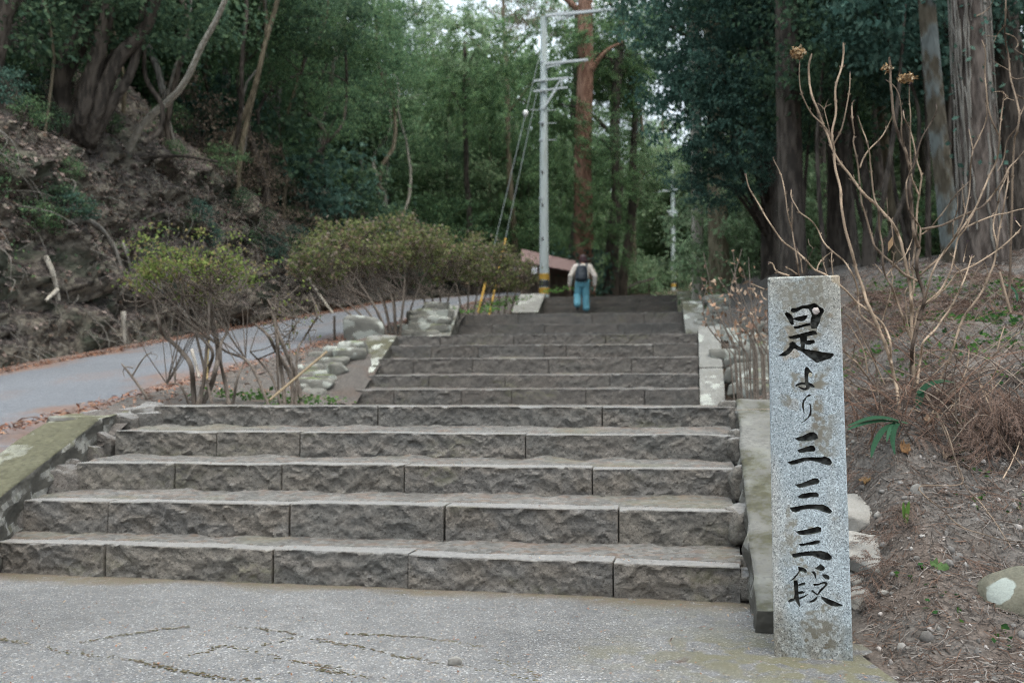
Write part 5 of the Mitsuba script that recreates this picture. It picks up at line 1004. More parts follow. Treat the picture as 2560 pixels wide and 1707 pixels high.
# ---- the red cedar and its neighbours beyond the steps
rc = tree('tall reddish cedar trunk with green sprays, directly behind the walker', None, gpt(1336, 40), 17, .42, BK_RED, cap(5, (10, 17), (1, 3), ['cedar', 'dry'], H=17), (.35, 0), .12, seed=51, r1=.27, sides=16)
for i, (x, y) in enumerate([(1300, 440), (1385, 500), (1290, 520), (1400, 440), (1310, 350), (1390, 560), (1270, 400), (1420, 380), (1290, 300)]): crown_at(rc, 'cedar', i, at(D(x, y), 39.2 + .3 * (i % 3)), rgF.uniform(.45, .7), i)
tree('forked dark trunk close to the right of the red cedar', None, gpt(1400, 41), 13, .3, BK_DARK, cap(6, (6, 13), (.5, 2.2), ['cedar', 'broadmid'], (.6, .9), H=13), (.6, 0), .5, seed=52)
tree('second dark leaning trunk right of the forked one', None, gpt(1428, 43), 12, .24, BK_DARK, cap(6, (6, 12), (.3, 1.4), ['cedar', 'light'], (.5, .8), H=12), (.9, 0), .7, seed=53)
tree('dark trunk in front of the red cedar foot, on its left', None, gpt(1318, 43), 13, .26, BK_DARK, cap(4, (8, 13), (1, 3), ['cedar'], H=13), (.2, 0), .3, seed=54)
tree('thin trunk standing far behind the blue pole', None, gpt(1462, 52), 12, .15, BK_BROWN, cap(5, (6, 12), (.2, 1.0), ['light'], (.45, .7), H=12), (.3, 0), .6, seed=55)
# ---- trunks on the left slope
def slope_tree(q, label, pts, r, barkb, crowns, yo=0., name='tree'):
    g = raydrop(D(*q)); k = thing(name, label, 'tree'); P3 = [g + [0, 0, -.3]] + [at(D(*p), g[1] + yo * (i + 1)) for i, p in enumerate(pts)]; P = catmull(P3, 6); part(k, 'trunk', shp(limb_mesh(P, np.linspace(r, r * .55, len(P)), 10, 7, .1), barkb, True))
    return k, g
mt, g0 = slope_tree((190, 348), 'dark many stemmed tree rooted on the lip of the bank at the left', [(150, 250), (145, 160), (175, 80), (205, 10), (215, -60)], .17, BK_DARK, None)
for i, (pts, r) in enumerate([([(180, 330), (190, 250), (225, 120), (245, 40), (250, -50)], .16), ([(200, 335), (225, 250), (270, 140), (330, 70), (370, -40)], .15), ([(205, 340), (255, 240), (300, 170), (325, 60), (345, -40)], .10), ([(190, 340), (215, 230), (240, 150), (290, 100), (340, 30), (350, -30)], .07), ([(170, 340), (165, 260), (195, 170), (260, 90)], .05), ([(160, 300), (150, 200), (200, 100), (260, 40), (290, -40)], .08), ([(330, 330), (365, 300), (372, 245), (335, 180), (330, 100), (320, -20)], .05)]):
    P = catmull([at(D(*p), g0[1] + .12 * (i - 3) * (j > 0)) for j, p in enumerate(pts)], 6); part(mt, 'stem', shp(limb_mesh(P, np.linspace(r, r * .6, len(P)), 10, i, .1), BK_DARK, True))
for i, (x, y) in enumerate([(60, -30), (200, -90), (340, -60), (120, 20), (420, -40)]): crown_at(mt, 'broad', i, at(D(x, y), g0[1] - 1 + .5 * i), .8, i)
slope_tree((282, 332), 'pale bare fallen trunk leaning up to the right across the left slope', [(330, 285), (395, 225), (430, 180), (462, 110), (500, 40), (530, -30)], .07, BK_BONE, None, -.45, 'leaning_trunk')
slope_tree((505, 362), 'slim pale grey trunk right of the leaning bare one', [(515, 300), (545, 190), (570, 110), (610, 20), (630, -40)], .12, BK_GREY, None, -.3)
slope_tree((430, 300), 'faint upright grey trunk crossed by the leaning bare one', [(432, 200), (428, 100), (420, -30)], .11, BK_GREY, None, -.15)
slope_tree((612, 450), 'short dark snag on the slope above the large azaleas', [(560, 330)], .07, BK_DARK, None)
slope_tree((400, 360), 'crooked dark sapling bent across the bare leaning trunk', [(372, 330), (370, 240), (335, 180), (330, 60), (335, -30)], .05, BK_DARK, None)
fk, g1 = slope_tree((842, 420), 'dark forked tree rising from the shrubs at the upper left centre', [(838, 300), (828, 200), (820, 120), (850, 40), (870, -40)], .22, BK_DARK, None)
for i, (pts, r) in enumerate([([(825, 150), (800, 60), (765, -30)], .12), ([(838, 250), (870, 150), (885, 60), (900, -40)], .15), ([(875, 140), (910, 60), (960, 15), (1020, 0)], .09), ([(840, 330), (900, 240), (930, 130), (960, 60)], .07)]): part(fk, 'limb', shp(limb_mesh(catmull([at(D(*p), g1[1] - .1 * i) for p in pts], 6), np.linspace(r, r * .6, 6 * (len(pts) - 1) + 1), 9, i), BK_DARK, True))
for i, (x, y) in enumerate([(780, -10), (900, 20), (980, 60), (700, 40), (850, 100), (1000, 160), (930, 200), (760, 190)]): crown_at(fk, 'broadmid' if i % 2 else 'broad', i, at(D(x, y), g1[1] - 1.2 + .5 * (i % 4)), .75, i)
slope_tree((-40, 200), 'big dark trunk slanting across the upper left corner', [(0, 60), (40, -20)], .2, BK_DARK, None)
for i, (q, pts) in enumerate([((285, 335), [(400, 358), (500, 372)]), ((560, 470), [(575, 500), (620, 470)])]): slope_tree(q, ('fallen dark bough lying along the lip of the bank', 'bent twiggy bough at the end of the bank')[i], pts, .04, BK_DARK, None, -.1, 'fallen_bough')
# exposed roots and sticks on the bank
for i, (pts, r, b, lab) in enumerate([([(150, 512), (195, 505), (235, 530), (262, 570), (280, 620)], .06, BK_GREY, 'thick pale root curving down over the hollow in the bank'), ([(278, 548), (290, 580), (305, 640)], .035, BK_GREY, 'thinner root hanging right of the thick pale one'), ([(105, 590), (122, 630), (135, 690)], .045, BK_PALE, 'pale broken root sticking out low on the bank at the left'), ([(132, 665), (105, 690)], .035, BK_PALE, 'short pale stub beside the broken root'), ([(283, 715), (287, 790)], .04, BK_PALE, 'upright pale stake at the foot of the bank'), ([(340, 650), (400, 690), (440, 745)], .05, BK_GREY, 'grey fallen branch slanting down behind the small azalea'), ([(705, 640), (735, 680), (765, 720)], .05, BK_PALE, 'pale stick propped on the bank right of the small azalea')]):
    P = []
    for q in pts: g = raydrop(D(*q)); P.append(EYE + (g - EYE) * .985)
    P = np.array(P); P[:, 1] = np.minimum(P[:, 1], np.median(P[:, 1]) + .5); solo('exposed_root' if 'root' in lab else 'broken_branch', shp(limb_mesh(catmull(P, 5), np.linspace(r, r * .6, 5 * (len(P) - 1) + 1), 8, i, .12), b, True), lab, 'root' if 'root' in lab else 'branch')
# ---- forest in depth: left slope, far wall, right interior
def grow(n, sampler, label, group, kinds, H, r, barks, ncr, name='tree', zr=(.45, 1.0), rr=(.6, 2.4), sc=(.8, 1.25), lean=.6):
    for i in range(n):
        x, y = sampler()
        for _ in range(30):
            xd = (1280 + FOC * x / y) * .91875
            if not (abs(xd - 1548) < 30 + 4.2 * 2287 / y and y < 61 or abs(xd - 1250) < 30 + 1.5 * 2287 / y and y < 32): break
            x, y = sampler()
        b = ground_pt(x, y); h = rgF.uniform(*H); tree(label, group, b, h, rgF.uniform(*r), barks[int(rgF.integers(len(barks)))], cap(ncr, (h * zr[0], h * zr[1]), rr, kinds, sc, H=h), (rgF.normal(0, lean), rgF.normal(0, lean * .5)), .5, name, sides=8)
def in_sv(s0, s1, v0, v1):
    def f(): a = xy(rgF.uniform(s0, s1), rgF.uniform(v0, v1)); return float(a[0]), float(a[1])
    return f
grow(20, in_sv(8, 24, -21, -12.5), 'slender dark trunk among the leafy trees on the left slope', 'trees on the left slope', ['broad', 'broadmid', 'broad'], (6, 10), (.07, .16), [BK_DARK, BK_GREY, BK_BROWN], 3, zr=(.6, 1.0))
grow(24, in_sv(22, 46, -26, -11.5), 'leafy dark green tree higher on the left slope behind the azaleas', 'trees behind the azaleas', ['broad', 'broadmid', 'broadmid'], (7, 12), (.08, .2), [BK_GREY, BK_DARK, BK_BROWN], 5, zr=(.25, 1.0))
grow(12, in_sv(38, 60, -13, -4), 'light green tree in the gap left of the tall grey pole', 'trees in the gap beyond the road', ['light', 'cedar', 'broadmid'], (8, 13), (.1, .2), [BK_BROWN, BK_DARK], 6, zr=(.25, 1.0), rr=(.8, 3))
grow(10, in_sv(48, 75, -3, 7), 'pale green tree in the clearing beyond the top of the steps', 'trees beyond the top of the steps', ['light', 'light', 'cedar'], (7, 12), (.1, .2), [BK_BROWN, BK_DARK], 5, zr=(.25, 1.0), rr=(.5, 1.8))
grow(22, in_sv(12, 42, 4.8, 20), 'dim trunk in the shaded wood on the right', 'trees in the shaded wood on the right', ['broad', 'broad', 'broadmid'], (9, 14), (.1, .25), [BK_DARK, BK_CEDAR, BK_BROWN], 2, zr=(.6, 1.0), rr=(.8, 2.8), lean=.3)
grow(12, in_sv(26, 48, 2.6, 8), 'trunk with leafy boughs standing near the far pole', 'trees near the far pole', ['broadmid', 'blue', 'light'], (7, 11), (.1, .2), [BK_BROWN, BK_DARK], 5, zr=(.3, 1.0), rr=(.5, 1.8))
def far_pt():
    a = rgF.uniform(-.62, .62); R = rgF.uniform(66, 100); return R * math.sin(a), R * math.cos(a)
for i in range(72):
    x, y = far_pt(); b = ground_pt(x, y); h = rgF.uniform(10, 16) if abs(x - 8) > 9 else rgF.uniform(7, 11)
    tree('distant tree closing the view at the back of the wood', 'distant trees at the back', b, h, .25, BK_DARK, cap(4, (h * .12, h), (.8, 4.2), ['far'], (.7, 1.1), H=h), name='distant_tree', sides=6, limb=False)
for i in range(30):
    x, y = in_sv(3, 22, -15, -9.9)(); b = bank_pt(x, y); h = rgF.uniform(5, 9); tree('thin bare stemmed young tree on the leaf covered lip of the bank', 'young trees along the lip of the bank', b, h, rgF.uniform(.025, .07), (BK_DARK, BK_GREY, BK_BROWN)[i % 3], cap(2, (h * .55, h), (.2, 1.2), ['shrub', 'broadmid'], (.5, .8), H=h), (rgF.normal(.2, .6), rgF.normal(0, .3)), .9, 'young_tree', sides=6)
gap = gpt(1180, 50); gt = thing('tree', 'tall thin crowned tree behind the pole whose pale leaves let the sky through', 'tree'); P, (v, f) = trunk(gap, gap + [-.4, 0, 17], .2, .07, 71, .6, 8)
gs = [(985, 30), (1060, 60), (1110, 10), (1180, 70), (1230, 20), (1140, 140), (1290, 50), (1400, 70), (1450, 10), (1480, 130), (1050, 170), (1230, 150), (1320, 120), (1190, -30), (1350, -20), (1000, 110), (1500, 60), (1440, 190), (900, 30), (960, 5), (850, 80), (930, 110)]
part(gt, 'trunk', shp(cat([(v, f)] + limbs(P, .2, [at(D(*q), 49) for q in gs[:9]], .05, 5)), BK_BROWN, True))
for i, q in enumerate(gs): crown_at(gt, ('light', 'broadmid', 'light', 'dry')[i % 4], i, at(D(*q), 48 + 1.5 * (i % 3)), rgF.uniform(.42, .72), i)
# undergrowth
def shrub(label, group, p, s, kind='shrub', hz=.7, seed=0, stems=3):
    k = thing('shrub', label, 'shrub', group); c = np.asarray(p) + [0, 0, hz * s]
    ms = [limb_mesh(catmull([np.asarray(p) - [0, 0, .1], np.asarray(p) * .5 + c * .5 + rgF.normal(0, .12, 3) * s, c + rgF.normal(0, .35, 3) * s], 4), np.linspace(.018, .008, 9), 5, j) for j in range(stems)]
    part(k, 'stem', shp(cat(ms), BK_DARK, True)); crown_at(k, kind, seed, c, (s, s, s * rgF.uniform(.75, 1.1)), seed * 2.3, 'foliage')
for i in range(46):
    x, y = in_sv(9, 34, -19, -11.2)(); s_, v_ = sv(x, y)
    if s_ < 19 and v_ > -14: v_ = v_ - 4; x, y = map(float, xy(s_, v_))
    shrub('leafy green shrub under the trees of the left slope', 'shrubs on the left slope', bank_pt(x, y) if sv(x, y)[1] > -18 else ground_pt(x, y), rgF.uniform(.7, 1.3), 'shrub', .8, i)
rgS = np.random.default_rng(404)
for i in range(20):
    x, y = in_sv(17, 33, -12.2, -9.4)(); shrub('brown leafless thicket at the dark foot of the wood', 'brown thickets above the road', ground_pt(x, y), rgS.uniform(.5, .9), 'dry', .7, i, 7)
for i in range(18):
    x, y = in_sv(16, 36, -13, -9.6)(); b = ground_pt(x, y); h = rgS.uniform(5, 9); tree('grey bare stemmed tree in front of the leafy wood', 'bare stemmed trees before the wood', b, h, rgS.uniform(.05, .11), (BK_GREY, BK_DARK, BK_PALE, BK_BROWN)[i % 4], cap(3, (h * .7, h * 1.1), (.6, 1.8), ['broadmid', 'broad'], (.5, .8), H=h), (rgS.normal(.2, .7), rgS.normal(0, .3)), 1.1, sides=8)
for i in range(44):
    p = bank_scatter(1, 1.4, 5.5, 7, 23, rgS)[0]; shrub('small dark green shrub clinging to the leaf covered bank', 'small shrubs on the bank', p, rgS.uniform(.22, .5), 'shrub', .8, i)
for i in range(46):
    x, y = in_sv(20, 44, -16, -9.6)(); shrub('dense dark shrub above the road behind the azaleas', 'shrubs above the road', ground_pt(x, y), rgF.uniform(.9, 1.7), 'shrub', .8, i)
for i in range(30):
    x, y = in_sv(14, 34, 6, 16)()
    if 1560 < (1280 + FOC * x / y) * .91875 < 1720: continue
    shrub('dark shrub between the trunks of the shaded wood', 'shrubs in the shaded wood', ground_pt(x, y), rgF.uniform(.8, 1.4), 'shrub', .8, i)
for i in range(26):
    x, y = in_sv(34, 56, -12, 10)(); s, v = sv(x, y)
    if not -3.5 < v < .5 and not (y < 61 and abs((1280 + FOC * x / y) * .91875 - 1548) < 40 + 1.5 * 2287 / y): shrub('green shrub on the rising ground beyond the top of the steps', 'shrubs beyond the steps', ground_pt(x, y), rgF.uniform(.9, 1.6), 'shrub', .8, i)
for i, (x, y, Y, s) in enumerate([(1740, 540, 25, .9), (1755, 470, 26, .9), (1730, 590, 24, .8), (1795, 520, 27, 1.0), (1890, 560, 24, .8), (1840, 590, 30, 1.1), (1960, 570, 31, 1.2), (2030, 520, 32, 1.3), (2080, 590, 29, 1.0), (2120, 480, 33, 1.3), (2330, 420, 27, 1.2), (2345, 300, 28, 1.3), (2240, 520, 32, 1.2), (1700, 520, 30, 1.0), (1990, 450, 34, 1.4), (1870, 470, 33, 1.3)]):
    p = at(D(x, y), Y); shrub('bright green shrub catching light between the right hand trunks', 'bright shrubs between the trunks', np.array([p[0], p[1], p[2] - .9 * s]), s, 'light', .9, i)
rgT = np.random.default_rng(77)
for i, (x, y) in enumerate([(640, 430), (700, 470), (780, 440), (860, 470), (930, 450), (1010, 470), (1080, 440), (720, 400), (900, 420), (590, 400), (1130, 470)]):
    g = raydrop(D(x, y + 20), 14); k = thing('bare_shrub', 'bare twiggy shrub with pale arching stems above the large azaleas', 'shrub', 'bare twiggy shrubs above the azaleas'); g = EYE + (g - EYE) * .93
    for j in range(9):
        d = np.array([rgT.normal(0, .8), rgT.normal(0, .4), 1.0]); L = rgT.uniform(.9, 2.2); P = catmull([g - [0, 0, .5], g + d * L * .5, g + d * L * .8 + [d[0] * .25, 0, -.05], g + d * L * .9 + [d[0] * .7, 0, -.35]], 4); part(k, 'stem', shp(limb_mesh(P, np.linspace(.016, .005, len(P)), 5, j), BK_GREY, True))
for i in range(12):
    xd, Y = rgT.uniform(1400, 1540), rgT.uniform(46, 64); b = gpt(xd, Y)
    if abs(xd - 1548) > 26 and abs(xd - 1470) > 14: shrub('pale green bush in the lit clearing at the top of the steps', 'pale bushes in the clearing', b, rgT.uniform(.6, 1.0), 'light', .9, i)
# fallen leaves on the bank and below the trees
rg = np.random.default_rng(31)
P = np.vstack([bank_scatter(40000, 1.6, 8, -2, 24, rg), bank_scatter(9000, .0, 2.6, -2, 24, rg)]); n = len(P)
stuff('leaf_litter', shc(leafset(P + [0, 0, .02], np.array([.5, -.3, 1.0]) + rg.normal(0, .5, (n, 3)), rg.normal(0, 1, (n, 3)) * [1, 1, .4], rg.uniform(.045, .10, n), .36, [(.12, .095, .08), (.19, .145, .125), (.085, .066, .055), (.25, .2, .175), (.115, .08, .06)], rg, .35), MTWIGC), 'pinkish brown fallen leaves covering the wooded bank', 'litter')
P = bank_scatter(900, .1, 3.4, -2, 26, rg); n = len(P); tw = []
for p in P[:800]:
    d = np.array([rg.normal(.3, .5), rg.normal(-.2, .5), -rg.uniform(.1, 1.2)]); L = rg.uniform(.2, .9); tw.append(tube(catmull([p, p + d * L * .5 + [.12, 0, .05], p + d * L], 3), np.linspace(.009, .004, 7), 4, False))
stuff('hanging_rootlets', shp(cat(tw), BK_GREY, True), 'fine roots and twigs trailing down the earth bank', 'roots')
weed_p = bank_scatter(60, 1.0, 5, 0, 24, rg); out = []
for p in weed_p: m = 26; out.append(leafset(p + rg.normal(0, .16, (m, 3)) + [0, 0, .12], np.array([.3, -.4, 1]) + rg.normal(0, .4, (m, 3)), rg.normal(0, 1, (m, 3)), rg.uniform(.04, .09, m), .35, PAL['mid'], rg))
stuff('bank_weeds', shc(merge_c(out)), 'small green plants dotted over the leaf covered bank', 'weeds')
m = 9000; S_, V_ = rg.uniform(2.2, 26, m), np.where(rg.random(m) < .5, RV0 + np.abs(rg.normal(0, .5, m)) - .25, RV1 - np.abs(rg.normal(0, .25, m)) + .3); X_, Y_ = xy(S_, V_); s, v = sv(X_, Y_)
Z_ = np.where(v > RV0, gz(X_, Y_) + .06, z_road(s) + .03); P = np.stack([X_, Y_, Z_], 1)
stuff('needle_drift', shc(leafset(P, np.array([0, 0, 1.0]) + rg.normal(0, .3, (m, 3)), rg.normal(0, 1, (m, 3)) * [1, 1, .2], rg.uniform(.03, .09, m), .16, [(.25, .12, .075), (.19, .09, .06), (.3, .18, .12)], rg), MTWIGC), 'reddish cedar needles drifted along the edges of the road', 'litter')

# ================================================================ azaleas in the bed
Z4 = zoomer(0, 500, .4464)
def azalea(label, stems, Y, c, R, nleaf, leaf, pal, seed, ntw=60, stemr=.016, base=None):
    k = thing('azalea_bush', label, 'bush'); rg = np.random.default_rng(seed); c3 = at(D(*c), Y); tips = []
    for pts, r in stems:
        P3 = [at(q, Y + .12 * math.sin(i * 2 + len(pts))) for i, q in enumerate(pts)]; P3[0][2] = min(P3[0][2], float(gz(P3[0][0], P3[0][1])) - .03) if base is None else P3[0][2]
        P = catmull(P3, 5); part(k, 'stem', shp(limb_mesh(P, np.linspace(r, r * .5, len(P)), 7, len(pts), .12), MBRANCH, True)); tips += [P[-1], P[-4]]
    tips = np.array(tips); d = unit(rg, ntw) * [1, 1, .9]; ends = c3 + d * R * rg.uniform(.35, 1.0, (ntw, 1)); tw = []
    for e in ends:
        o = tips[np.argmin(np.linalg.norm(tips - e, axis=1))] if rg.random() < .5 else tips[rg.integers(len(tips))]
        P = catmull([o, (o + e) / 2 + rg.normal(0, .05, 3) - [0, 0, .04], e], 3); tw.append(tube(P, np.linspace(stemr * .4, stemr * .14, len(P)), 4, False))
    part(k, 'twig', shp(cat(tw), MBRANCH, True))
    if nleaf:
        cl = c3 + unit(rg, 260) * R * (rg.uniform(.45, 1.0, (260, 1))); cl = cl[meshkit.noise((cl - c3) * 3.1 / R.max() + seed, seed) > .5]; cl[:, 2] = np.where(cl[:, 2] < c3[2], c3[2] - (c3[2] - cl[:, 2]) * .9, cl[:, 2]); idx = rg.integers(0, len(cl), nleaf); P = cl[idx] + rg.normal(0, 1, (nleaf, 3)) * R * [.09, .09, .085]; o = P - c3
        part(k, 'foliage', shc(leafset(P, o + [0, 0, .6] + rg.normal(0, .4, (nleaf, 3)), o + rg.normal(0, .6, (nleaf, 3)), leaf * rg.uniform(.6, 1.3, nleaf), .36, pal, rg)))
    return k
MBRANCH = bs('branch', pr(proc(lambda p, n, uv: mix(C(.075, .06, .05), C(.24, .2, .165), fbm(p.x * 25, p.y * 25, p.z * 18, 3))), .9, .2))
YG = [(.2, .255, .08), (.25, .3, .095), (.15, .205, .07), (.24, .2, .1)]; OL = [(.18, .21, .085), (.235, .255, .11), (.14, .17, .075), (.2, .21, .1), (.26, .19, .135), (.16, .195, .085), (.32, .27, .22)]
az1 = azalea('small azalea with bright yellow green leaves on bare dark stems, left of the steps', [([Z4(*q) for q in pts], r) for pts, r in [([(1090,1150),(1080,1040),(1070,930),(1000,830),(920,760),(890,690),(860,560)], .026), ([(1120,1150),(1180,1040),(1210,940),(1220,830),(1190,700),(1180,560),(1190,420)], .026), ([(1100,1110),(1160,960),(1190,850),(1090,740),(1030,730),(980,560)], .02), ([(1200,880),(1110,800),(1080,680),(1040,600),(1010,420)], .014), ([(1290,1140),(1260,1020),(1235,900),(1240,800),(1270,740),(1290,600)], .02), ([(1530,1010),(1400,920),(1270,850),(1190,790)], .016), ([(1070,1090),(1010,1040),(935,1030)], .014), ([(1300,1120),(1330,1000),(1375,890)], .014), ([(1130,800),(1170,600),(1100,480)], .014)]], 9.0, (440, 612), np.array([.72, .6, .36]), 2800, .034, YG, 1, 190)
az2 = azalea('nearly leafless azalea with bundled grey stems between the small leafy azalea and the steps', [([Z4(*q) for q in pts], r) for pts, r in [([(1640,1140),(1630,1000),(1560,870),(1500,760),(1430,695)], .022), ([(1700,1140),(1660,1000),(1600,850),(1550,720),(1520,620),(1500,560)], .024), ([(1660,960),(1665,860),(1700,780),(1775,655)], .014), ([(1600,1100),(1580,980),(1565,900),(1555,800),(1540,640)], .02), ([(1590,1050),(1530,1010),(1470,920),(1400,850)], .014), ([(1660,1000),(1625,850),(1620,760),(1660,690)], .009), ([(1570,820),(1540,700),(1500,600)], .012)]], 9.3, (678, 725), np.array([.3, .3, .38]), 90, .03, YG, 2, 46)
sp = thing('bare_sapling', 'small forked leafless sapling at the left above the mossy curb', 'sapling')
for pts, r in [([(830,1115),(740,990),(700,940),(680,915)], .013), ([(740,985),(800,890),(850,850)], .008), ([(745,940),(705,935),(690,960),(700,995)], .005), ([(800,890),(830,860),(880,870),(870,900)], .004)]: part(sp, 'stem', shp(limb_mesh(catmull([at(Z4(*q), 8.2) for q in pts], 5), np.linspace(r, r * .4, 5 * (len(pts) - 1) + 1), 7, 3), MBRANCH, True))
for i, (Y, c, R, n, st, lab) in enumerate([
 (16.5, (800, 575), (.95, .9, .5), 2700, [(905, 775), (895, 700), (870, 640)], 'wide olive azalea, leftmost of the large row beside the road'),
 (17.5, (925, 560), (.95, .9, .55), 3000, [(915, 770), (920, 690), (930, 600)], 'tall olive brown azalea in the middle of the large row, behind the third flight'),
 (19.0, (1020, 590), (.95, .9, .6), 2700, [(1010, 730), (1005, 670), (1020, 600)], 'dull green azalea right of the tall olive brown one'),
 (21.5, (1110, 600), (.85, .8, .55), 2300, [(1080, 715), (1090, 670), (1110, 610)], 'dull azalea behind the yellow guy guards'),
 (24.0, (1170, 628), (.8, .8, .5), 1800, [(1150, 690), (1160, 660), (1170, 630)], 'small brownish azalea close to the left of the tall pole'),
 (15.8, (735, 610), (.6, .6, .4), 1300, [(880, 770), (840, 720), (760, 640)], 'low straggling azalea end overhanging the road')]):
    x0, y0 = st[0]; stems = [([D(x0 + dx * .4, y0), D(st[1][0] + dx, st[1][1]), D(st[2][0] + dx * 2.0, st[2][1])], .02) for dx in (-38, -14, 8, 30)]
    azalea(lab, stems, Y, c, np.array(R), int(n * 1.1), .062, OL, 10 + i, 150, .02)
dp = thing('dry_shrub', 'dry shrub with curled orange brown leaves left of the marker', 'bush'); rg = np.random.default_rng(8); Z3 = zoomer(1660, 0, .4464); lv = []
for i in range(20):
    x0 = rg.uniform(1825, 1925); h = rg.uniform(100, 280); xt = x0 - rg.uniform(-40, 95); Y = rg.uniform(7.0, 9.0); b = (x0 + 10, 900); P = catmull([at(b, Y), at(((x0 + xt) / 2 + rg.normal(0, 14), 900 - h * .5), Y), at((xt, 900 - h), Y)], 5); P[0, 2] -= .5; part(dp, 'stem', shp(limb_mesh(P, np.linspace(.0065, .003, len(P)), 5, i), MBRANCH, True)); lv.append(P[4:][rg.integers(0, len(P) - 4, 10)] + rg.normal(0, .03, (10, 3)))
lv = np.vstack(lv); n = len(lv); part(dp, 'withered_leaf', shc(leafset(lv, unit(rg, n), rg.normal(0, .5, (n, 3)) - [0, 0, .8], rg.uniform(.025, .06, n), .3, [(.28, .17, .11), (.2, .125, .09), (.34, .25, .18)], rg, .6), MTWIGC), kind='stuff')
for i, (a, b, r, lab) in enumerate([((1510, 1120), (1830, 850), .012, 'straw coloured bamboo cane lying against the lichen rubble'), ((1115, 990), (1075, 840), .016, 'pale cut stick standing between the stems of the small azalea'), ((1160, 1000), (1170, 770), .008, 'thin yellowish cane upright behind the small azalea stems')]):
    P = [at(Z4(*a), 8.9), at(Z4(*b), 9.6)]; solo('cane', shp(limb_mesh(catmull(P, 6), r, 7, i, .05), bs(f'cane_{i}', pr(((.27, .205, .13), (.5, .43, .36), (.4, .3, .15))[i], .7, .3)), True), lab, 'cane')
solo('iron_stake', shp(limb_mesh(catmull([at(Z4(1873, 785), 14.5), at(Z4(1872, 650), 14.5)], 6), .02, 7, 1, .03), BK_DARK, True), 'thin dark stake at the road edge left of the boulder', 'stake')
weeds([at(Z4(*q), 9.5) * [1, 1, 0] + [0, 0, float(gz(*at(Z4(*q), 9.5)[:2])) + .05] for q in [(1700, 910), (1720, 960), (1600, 950), (1380, 1050), (1420, 1090), (1300, 1060), (1250, 1100), (1650, 1060), (1480, 1060), (1800, 1060)]], 34, .05, 'fresh green weeds around the azalea stems', 'bed_weeds', ((.09, .17, .055), (.12, .21, .065), (.065, .13, .04)), .16, False)
weeds([at(D(x, y), Y) for x, y, Y in [(1150, 700, 24), (1130, 705, 22), (1180, 690, 25), (1270, 672, 30), (1040, 720, 18), (1120, 715, 20), (1310, 665, 31)]], 60, .08, 'bright green weeds along the low edging of the upper landing', 'landing_weeds', ((.14, .27, .08), (.18, .33, .1)), .2, False)
# ================================================================ poles, guys, hut
def conc_fn(p, n, uv):
    return C(.52, .58, .58) * (.85 + .25 * fbm(p.x * 4, p.y * 4, p.z * 1.2, 3)) * mix(C(1, 1, 1), C(.75, .72, .6), smoothstep(.55, .75, fbm(p.x * 6, p.y * 6, p.z * .5 + 3, 3)) * .5)
MCONC = bs('pole_concrete', pr(proc(conc_fn), .75, .3)); MGALV = bs('galvanised', pr((.5, .54, .56), .5, .5)); MYEL = bs('yellow_guard', pr((.5, .3, .05), .55, .4)); MWIRE = bs('steel_wire', pr((.22, .25, .26), .5, .5)); MBLK = bs('black_band', pr((.04, .04, .042), .6, .4)); MPORC = bs('porcelain', pr((.8, .8, .78), .25, .5))
Z2 = zoomer(800, 0, .4464)
def bar(a, b, w, h, seed=0):
    a, b = np.asarray(a, float), np.asarray(b, float); L = np.linalg.norm(b - a); v, f = gbox(L, w, h, L, min(w, h) * .15); return tf(frame((a + b) / 2, b - a, [0.01, 0.02, 1] if abs((b - a)[2]) < .9 * L else [0, -1, 0]), v), f
def pole(label, xd, Y, ytop, r0, r1, band, barkb=None):
    k = thing('utility_pole', label, 'utility pole', None); f0 = gpt(xd, Y); top = at(D(xd, ytop), Y); P = np.linspace(f0 - [0, 0, .3], [f0[0], f0[1], top[2]], 9)
    part(k, 'shaft', shp(tube(P, np.linspace(r0, r1, 9), 20), barkb or MCONC, 40))
    for i in range(band):
        rr = r0 + (r1 - r0) * .04 + .004; z = f0[2] + .15 + i * .22; part(k, 'warning_band', shp(tube([f0 + [0, 0, z - f0[2]], f0 + [0, 0, z - f0[2] + .2]], rr, 20), (MYEL, MBLK)[i % 2], 40))
    return k, f0, top
k, f0, top = pole('tall pale blue grey concrete utility pole left of the walker, with cross arms', 1250, 31.0, 40, .155, .10, 3)
PX = lambda u, v, dy=0.: at(Z2(u, v), 31.0 + dy)
for a, b, w in (((1262, 88), (1545, 64), .11), ((1300, 84), (1680, 50), .09), ((1320, 112), (1420, 88), .05)): part(k, 'cross_arm', shp(bar(PX(*a, -.14), PX(*b, -.1), w * .8, w), MGALV, 30))
for u, v in ((1530, 40), (1602, 36), (1680, 30)):
    q = PX(u, v, -.1); tl = [tube([q + [0, 0, -.12], q + [0, 0, .02]], .02, 8)] + [tube([q + [0, 0, z], q + [0, 0, z + .05]], [.07, .04], 12) for z in (0, .06)]; part(k, 'insulator', shp(cat(tl), MPORC, 40))
for a, b, w in (((1262, 358), (1500, 336), .09), ((1268, 380), (1390, 348), .05), ((1195, 455), (1392, 436), .06), ((1195, 513), (1388, 491), .06), ((1352, 440), (1352, 494), .05), ((1345, 450), (1252, 610), .05), ((1325, 500), (1252, 612), .04)): part(k, 'bracket', shp(bar(PX(*a, -.16), PX(*b, -.16), w, w), MGALV, 30))
for v in (350, 458, 515, 612, 690, 788, 1112): 
    q = PX(1250, v); r = np.interp(v, [90, 1540], [.105, .15]) + .006; part(k, 'band', shp(tube([q - [0, 0, .03], q + [0, 0, .03]], r, 20), MGALV, 40))
for v, s in ((618, -1), (692, 1), (786, 1), (620, 1)): q = PX(1250, v); part(k, 'step_bolt', shp(bar(q, q + [s * .42, -.05, .0], .022, .022), MGALV, 30))
